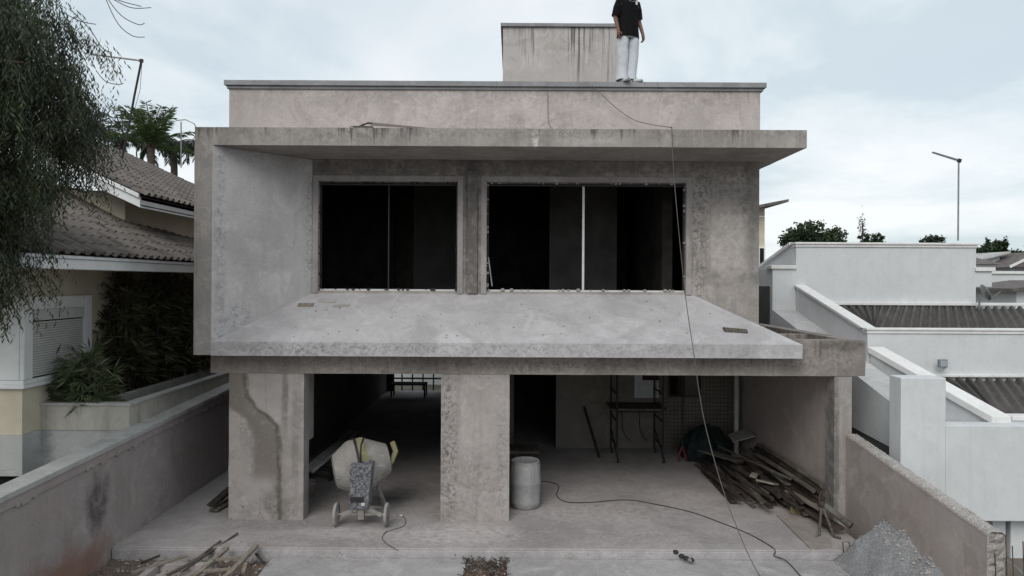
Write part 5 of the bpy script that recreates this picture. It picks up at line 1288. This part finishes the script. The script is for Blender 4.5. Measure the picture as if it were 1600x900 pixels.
def weeping_tree():
    e = empty('weeping_tree', (-7.6, 7.7, -0.3), 'large weeping pepper tree with hanging fine foliage filling the upper left', 'tree')
    tp = [V(-7.6, 7.7, -0.3), V(-7.5, 7.75, 1.5), V(-7.25, 7.8, 3.2), V(-7.0, 7.9, 4.8), V(-6.7, 8.0, 6.4)]
    MB().tube(smooth_path(tp, 4), [0.30-0.011*k for k in range(17)], 12).build('trunk', BARK, e, smooth=True)
    br = MB(); rr = random.Random(4)
    tips = []
    for k in range(26):
        a = rr.uniform(0, 6.28); r0 = rr.uniform(0.9, 1.7); z0 = rr.uniform(4.6, 6.4)
        p0 = V(-7.1, 7.85, z0); p2 = V(-6.75+r0*math.cos(a), 8.0+r0*math.sin(a), z0+rr.uniform(0.3, 1.6)); p1 = (p0+p2)/2+V(0, 0, 0.35)
        br.tube(smooth_path([p0, p1, p2], 4), [0.05-0.0045*i for i in range(9)], 6)
    br.build('limbs', BARK, e, smooth=True)
    # hanging strands
    n = 20000; C = []; Dd = []; LN = []; WDt = []
    sb = MB()
    cnt = 0
    rg = RNG
    while cnt < n:
        u = rg.random()
        if u < 0.70: c, r = np.array([-6.78, 8.05, 6.30]), np.array([1.62, 1.6, 1.65])
        else: c, r = np.array([-7.12, 7.9, 4.85]), np.array([1.20, 1.2, 1.35])
        d = rg.normal(size=3); d /= np.linalg.norm(d)
        rad = rg.random()**0.30
        lump = 1 + 0.10*math.sin(5*d[0]+3*d[2]) + 0.08*math.sin(7*d[1]-4*d[2]+2)
        p0 = c + d*r*rad*lump
        if p0[2] < 3.3: continue
        ns = int(rg.integers(7, 22)); L0 = rg.uniform(0.20, 0.62)
        sway0 = rg.normal(size=2)*0.12 + np.array([d[0], d[1]])*0.14
        for q_ in range(ns):          # a spray of strands hanging side by side
            p = p0 + rg.normal(size=3)*np.array([0.10, 0.10, 0.06]); L = L0*rg.uniform(0.55, 1.15)
            sway = sway0 + rg.normal(size=2)*0.05
            m = max(6, int(L/0.030)); t = np.linspace(0, 1, m)
            zend = max(3.25, p[2]-L); Lr = p[2]-zend
            path = np.stack([p[0]+sway[0]*(t**0.6)*1.2, p[1]+sway[1]*(t**0.6)*1.2, p[2]-Lr*t**1.3], 1)
            az = rg.random(m)*6.283
            dirs = np.stack([np.cos(az)*0.6, np.sin(az)*0.6, -0.95+rg.normal(size=m)*0.25], 1); dirs = unit(dirs)
            ln = rg.uniform(0.05, 0.10, m)
            C.append(path + dirs*ln[:, None]/2); Dd.append(dirs); LN.append(ln); WDt.append(ln*0.20)
            if cnt % 16 == 0: sb.tube([path[0], path[m//2], path[-1]], 0.003, 4, cap=False)
            cnt += 1
    me = leaves_mesh('crown', np.concatenate(C), np.concatenate(Dd), np.concatenate(LN), np.concatenate(WDt), L_pepper)
    raw('crown', me, None, e, (0, 0, 0))
    # long bare arching twigs on the outside
    for (pts) in (((150, -40), (180, 30), (205, 55), (226, 58)), ((150, -30), (185, 20), (215, 38), (226, 36)), ((140, -20), (175, -2), (205, 12), (236, 12)), ((165, -8), (190, 2), (221, 10)), ((110, 15), (140, 45), (160, 75), (175, 82)), ((150, 110), (165, 127), (185, 132), (193, 130)), ((100, 20), (125, 33), (150, 38))):
        p3 = [at(x, y, 7.9) for x, y in pts]
        sb.tube(smooth_path(p3, 5), 0.0045, 4, cap=False)
    sb.build('twigs', WD[1], e)
weeping_tree()

def fan_palm_mesh(seed, h, nst, spread):
    rr = np.random.default_rng(seed); C = []; Dd = []; LN = []; W = []; st = MB()
    for s in range(nst):
        a = rr.random()*6.283; r = spread*rr.random()**0.5
        x, y = r*math.cos(a), r*math.sin(a); hh = h*rr.uniform(0.55, 1.0)
        st.tube([(x*0.6, y*0.6, 0), (x, y, hh*0.6), (x*1.1, y*1.1, hh)], 0.012, 5, cap=False)
        for k in range(int(5+hh*4)):
            z = hh*(0.30+0.75*rr.random()); az = rr.random()*6.283; el = rr.uniform(-0.3, 1.0)
            o = np.array([x, y, z]); dv = np.array([math.cos(az)*math.cos(el), math.sin(az)*math.cos(el), math.sin(el)])
            pl = rr.uniform(0.10, 0.28); c = o + dv*pl
            st.tube([o, c], 0.004, 4, cap=False)
            side = np.cross(dv, unit(np.array([0, 0, 1.0]) + rr.normal(size=3)*0.8)); side /= np.linalg.norm(side)+1e-9
            nl_ = rr.integers(6, 10)
            for q in range(nl_):
                t = (q/(nl_-1)-0.5)*2.6
                d = dv*math.cos(t) + side*math.sin(t); d = d + np.array([0, 0, -0.25-0.2*rr.random()]); d /= np.linalg.norm(d)
                L = rr.uniform(0.20, 0.32); C.append(c+d*L/2); Dd.append(d); LN.append(L); W.append(0.034)
    return leaves_mesh('foliage', np.array(C), np.array(Dd), np.array(LN), np.array(W), L_fan), st
fp = [('bushy low pale green fan palm at the front of the planter below the shutter', -7.18, 11.42, 0.98, 34, 0.24, 1), ('tall dark fan palm nearest the shutter window in the planter', -7.35, 12.9, 2.35, 34, 0.28, 2),
      ('tall dark fan palm second behind the shutter window in the planter', -7.28, 13.5, 2.5, 36, 0.32, 3), ('tall dark fan palm third behind the shutter window in the planter', -7.22, 14.2, 2.5, 36, 0.34, 4),
      ('tall dark fan palm fourth behind the shutter window in the planter', -7.2, 15.0, 2.4, 34, 0.36, 5), ('tall dark fan palm farthest back in the planter', -7.15, 15.9, 2.5, 34, 0.40, 6)]
L_fan2 = leafmat('dark_fan_leaf', (0.035, 0.036, 0.020), (0.125, 0.12, 0.075), 0.45, 0.2)
for (lab, x, y, h, nst, sp, sd) in fp:
    e = empty('fan_palm', (x, y, 1.56), lab, 'palm', 'fan palms in the planter')
    me, st = fan_palm_mesh(sd, h, nst, sp)
    if sd > 1: me.materials[0] = L_fan2
    raw('foliage', me, None, e, (x, y, 1.56)); st.xform(Matrix.Translation((x, y, 1.56))); st.build('stems', BARK, e)

def feather_palm(base, h, nf, L, mat, label, seed, droop=1.0, upright=0.5):
    rr = np.random.default_rng(seed); e = empty('feather_palm', base, label, 'palm', 'palms behind the tiled house')
    b = Vector(base); top = b + V(0, 0, h)
    MB().tube([b, b+V(0.05, 0, h*0.5), top], [0.16, 0.13, 0.11], 10).build('trunk', BARK, e, smooth=True)
    C = []; Dd = []; LN = []; W = []; st = MB()
    for k in range(nf):
        az = 6.283*k/nf + rr.uniform(-0.2, 0.2); el = rr.uniform(0.1, 1.3)*upright + 0.15
        hd = np.array([math.cos(az), math.sin(az), 0]); pts = []; p = np.array(top); ang = el
        m = 16
        for j in range(m+1):
            pts.append(p.copy()); p = p + (hd*math.cos(ang) + np.array([0, 0, math.sin(ang)]))*L/m; ang -= 0.12*droop*(0.4+j/m)
        st.tube([tuple(q) for q in pts], 0.014, 4, cap=False)
        for j in range(2, m):
            for w in (0.0, 0.33, 0.66):
                c = pts[j]*(1-w)+pts[j+1]*w; ax = unit(pts[j+1]-pts[j]); sd = np.cross(ax, [0, 0, 1]); sd = unit(sd)
                for s in (-1, 1):
                    d = unit(ax*0.7 + sd*s*0.9 + np.array([0, 0, -0.55*droop + rr.normal()*0.2])); l = L*0.26*(1-abs(j/m-0.45)*0.9)
                    C.append(c+d*l/2); Dd.append(d); LN.append(l); W.append(0.045)
    raw('crown', leaves_mesh('crown', np.array(C), np.array(Dd), np.array(LN), np.array(W), mat), None, e, (0, 0, 0)); st.build('frond_ribs', BARK, e)
def palm_at(px, py, d, L, nf, mat, label, seed, droop, up):
    p = at(px, py, d); feather_palm((p.x, p.y, -0.3), p.z+0.3, nf, L, mat, label, seed, droop, up)
palm_at(236, 232, 22, 1.55, 20, L_palmb, 'bright green upright palm crown behind the tiled roof', 1, 0.5, 1.0)
palm_at(272, 226, 24, 1.6, 17, L_palm, 'drooping dark palm crown beside the concrete frame', 2, 1.5, 0.6)
palm_at(192, 222, 25, 1.9, 18, L_palm, 'dark palm crown half hidden by the weeping tree', 3, 1.2, 0.8)

def leafy_tree(base, ells, n, size, mat, label, group=None, trunk_r=0.15, name='leafy_tree'):
    e = empty(name, base, label, 'tree', group); b = Vector(base)
    zt = max(c[2] for c, r in ells); cx = sum(c[0] for c, r in ells)/len(ells); cy = sum(c[1] for c, r in ells)/len(ells)
    MB().tube([b, V((b.x+cx)/2, (b.y+cy)/2, b.z+(zt-b.z)*0.5), V(cx, cy, zt)], [trunk_r, trunk_r*0.75, trunk_r*0.35], 8).build('trunk', BARK, e, smooth=True)
    C = []; Dd = []
    vol = np.array([r[0]*r[1]*r[2] for c, r in ells]); vol = vol**0.67; vol /= vol.sum()
    for (c, r), w in zip(ells, vol):
        ncl = max(6, int(n*w/45))
        for k in range(ncl):
            d = unit(RNG.normal(size=3)); pc = np.array(c) + d*np.array(r)*RNG.uniform(0.55, 1.05)
            m = 45; q = pc + RNG.normal(size=(m, 3))*np.array(r)*0.17
            C.append(q); Dd.append(unit(RNG.normal(size=(m, 3)) + np.array([0, 0, -0.2])))
    C = np.concatenate(C); Dd = np.concatenate(Dd)
    raw('crown', leaves_mesh('crown', C, Dd, RNG.uniform(size*0.7, size*1.3, len(C)), size*0.55, mat), None, e, (0, 0, 0))
def tree_at(px0, px1, py0, py1, d, n, size, mat, label, lobes=5, seed=1):
    a = at(px0, py1, d); b = at(px1, py0, d); cx, cz = (a.x+b.x)/2, (a.z+b.z)/2; rx, rz = (b.x-a.x)/2, (b.z-a.z)/2
    rr = random.Random(seed); ells = [((cx, d, cz-rz*0.15), (rx*0.75, rx*0.8, rz*0.75))]
    for k in range(lobes):
        t = 6.28*k/lobes + rr.uniform(-0.3, 0.3)
        ells.append(((cx+rx*0.55*math.cos(t), d+rx*0.4*math.sin(t), cz+rz*rr.uniform(-0.1, 0.55)), (rx*rr.uniform(0.3, 0.48), rx*0.45, rz*rr.uniform(0.35, 0.5))))
    leafy_tree((cx, d, -0.3), ells, n, size, mat, label, 'trees beyond the white house')
tree_at(1217, 1322, 344, 420, 34, 9000, 0.16, L_dark, 'round leafy tree behind the tall white wall', 6, 3)
tree_at(1436, 1474, 356, 400, 32, 1500, 0.14, L_palm, 'small sparse tree top by the antenna behind the white wall', 4, 4)
tree_at(1340, 1384, 362, 400, 36, 1500, 0.14, L_dark, 'low shrubby tree top in the middle behind the white wall', 4, 6)
tree_at(1520, 1578, 371, 450, 62, 6000, 0.32, L_dark, 'dark dense tree at the far right behind the houses', 5, 7)
tree_at(1566, 1630, 382, 450, 66, 5000, 0.32, L_dark, 'dark dense tree at the right picture edge', 5, 8)
tree_at(1640, 1740, 375, 450, 64, 4000, 0.35, L_dark, 'dark dense tree beyond the right picture edge', 5, 9)
# thin dry sapling
sp0 = at(1347, 378, 30)
se = empty('sapling', (sp0.x, 30, -0.3), 'thin pale sapling rising behind the tall white wall', 'tree')
MB().tube([(sp0.x, 30, -0.3), at(1348, 360, 30), at(1347, 343, 30)], [0.05, 0.03, 0.01], 6).build('trunk', BARK, se)
q = np.array(at(1347, 352, 30)) + RNG.normal(size=(160, 3))*np.array([0.08, 0.1, 0.22])
raw('crown', leaves_mesh('crown', q, unit(RNG.normal(size=(160, 3))), 0.10, 0.04, L_palm), None, se, (0, 0, 0))

# ================================================================== FAR HOUSES
def far_house(px0, px1, py_eave, py_base, d, depth, roof, label, mat=M['white'], rmat=M['fartile'], ridge=0.9, over=0.3, windows=()):
    a = at(px0, py_eave, d); b = at(px1, py_eave, d); zb = -0.3
    e = empty('far_house', ((a.x+b.x)/2, d, zb), label, 'house', 'houses beyond the white house')
    MB().box(a.x, b.x, d, d+depth, zb, a.z).build('wall', mat, e)
    xm = (a.x+b.x)/2; z = a.z+0.01
    if roof == 'gable':
        h = ridge; o = over
        r = MB(); r.add([(a.x-o, d-o, z-0.05), (b.x+o, d-o, z-0.05), (xm, d-o, z+h), (a.x-o, d+depth+o, z-0.05), (b.x+o, d+depth+o, z-0.05), (xm, d+depth+o, z+h)], [(0,3,5,2), (2,5,4,1), (0,2,1), (3,4,5), (0,1,4,3)]); r.build('roof', rmat, e)
        r = MB(); r.bar((a.x-o, d-o-0.03, z-0.03), (xm, d-o-0.03, z+h+0.02), 0.05, 0.18); r.bar((b.x+o, d-o-0.03, z-0.03), (xm, d-o-0.03, z+h+0.02), 0.05, 0.18); r.build('bargeboard', M['whitecap'], e)
    elif roof == 'hip':
        h = ridge; o = over
        r = MB(); r.add([(a.x-o, d-o, z), (b.x+o, d-o, z), (b.x+o, d+depth+o, z), (a.x-o, d+depth+o, z), (a.x+(b.x-a.x)*0.3, d+depth*0.5, z+h), (b.x-(b.x-a.x)*0.3, d+depth*0.5, z+h)], [(0,1,5,4), (1,2,5), (2,3,4,5), (3,0,4), (0,3,2,1)]); r.build('roof', rmat, e)
    elif roof == 'shed':
        h = ridge; o = over
        r = MB(); r.hexa([(a.x-o, d-o, z), (b.x+o, d-o, z+h), (b.x+o, d+depth+o, z+h), (a.x-o, d+depth+o, z)], [(a.x-o, d-o, z+0.12), (b.x+o, d-o, z+h+0.12), (b.x+o, d+depth+o, z+h+0.12), (a.x-o, d+depth+o, z+0.12)]); r.build('roof', rmat, e)
        w = MB(); w.add([(a.x, d+0.002, z), (b.x, d+0.002, z), (b.x, d+0.002, z+h)], [(0,1,2)]); w.build('gable_wall', mat, e)
    else:
        MB().box(a.x-0.1, b.x+0.1, d-0.1, d+depth+0.1, z, z+0.15).build('parapet', M['whitecap'], e)
    for (wx, wy, ww, wh) in windows:
        p = at(wx, wy, d-0.02); f_ = MB().box(p.x-ww/2, p.x+ww/2, d-0.05, d-0.002, p.z-wh/2, p.z+wh/2).build('window', M['whitecap'], e)
        MB().box(p.x-ww/2+0.06, p.x+ww/2-0.06, d-0.06, d-0.051, p.z-wh/2+0.06, p.z+wh/2-0.06).build('pane', M['black'], f_)
GW = plain('grey_far_wall', (0.42, 0.44, 0.47), 0.8, 0.2)
far_house(1150, 1195, 338, 470, 30, 5, 'shed', 'pale house edge with a dark sloping eave behind the concrete house', M['cream'], M['fartile'], 0.55, 0.75, [(1190, 400, 0.3, 0.8)])
far_house(1527, 1562, 410, 470, 52, 6, 'shed', 'small white far house with a slanted roof among the trees', M['white'], M['gcap'], 0.7, 0.5)
far_house(1500, 1556, 413, 470, 46, 4, 'hip', 'far house with a low brown hipped roof at the wall end', M['white'], M['fartile'], 0.7)
far_house(1582, 1650, 417, 470, 50, 7, 'gable', 'grey far house with a gabled roof and white bargeboards', GW, M['fartile'], 1.1, 0.8)
far_house(1545, 1680, 428, 470, 38, 4, 'flat', 'long low white far building with a flat parapet', M['white'], windows=((1552, 452, 0.28, 0.3),))
far_house(1544, 1590, 458, 480, 30, 4, 'hip', 'low brown tiled roof just behind the satellite dish', M['gcap'], M['fartile'], 0.15, 0.3)
far_house(1588, 1660, 456, 480, 27, 3, 'shed', 'low house with a dark eave at the right picture edge', M['white'], M['fartile'], 0.35, 0.4)
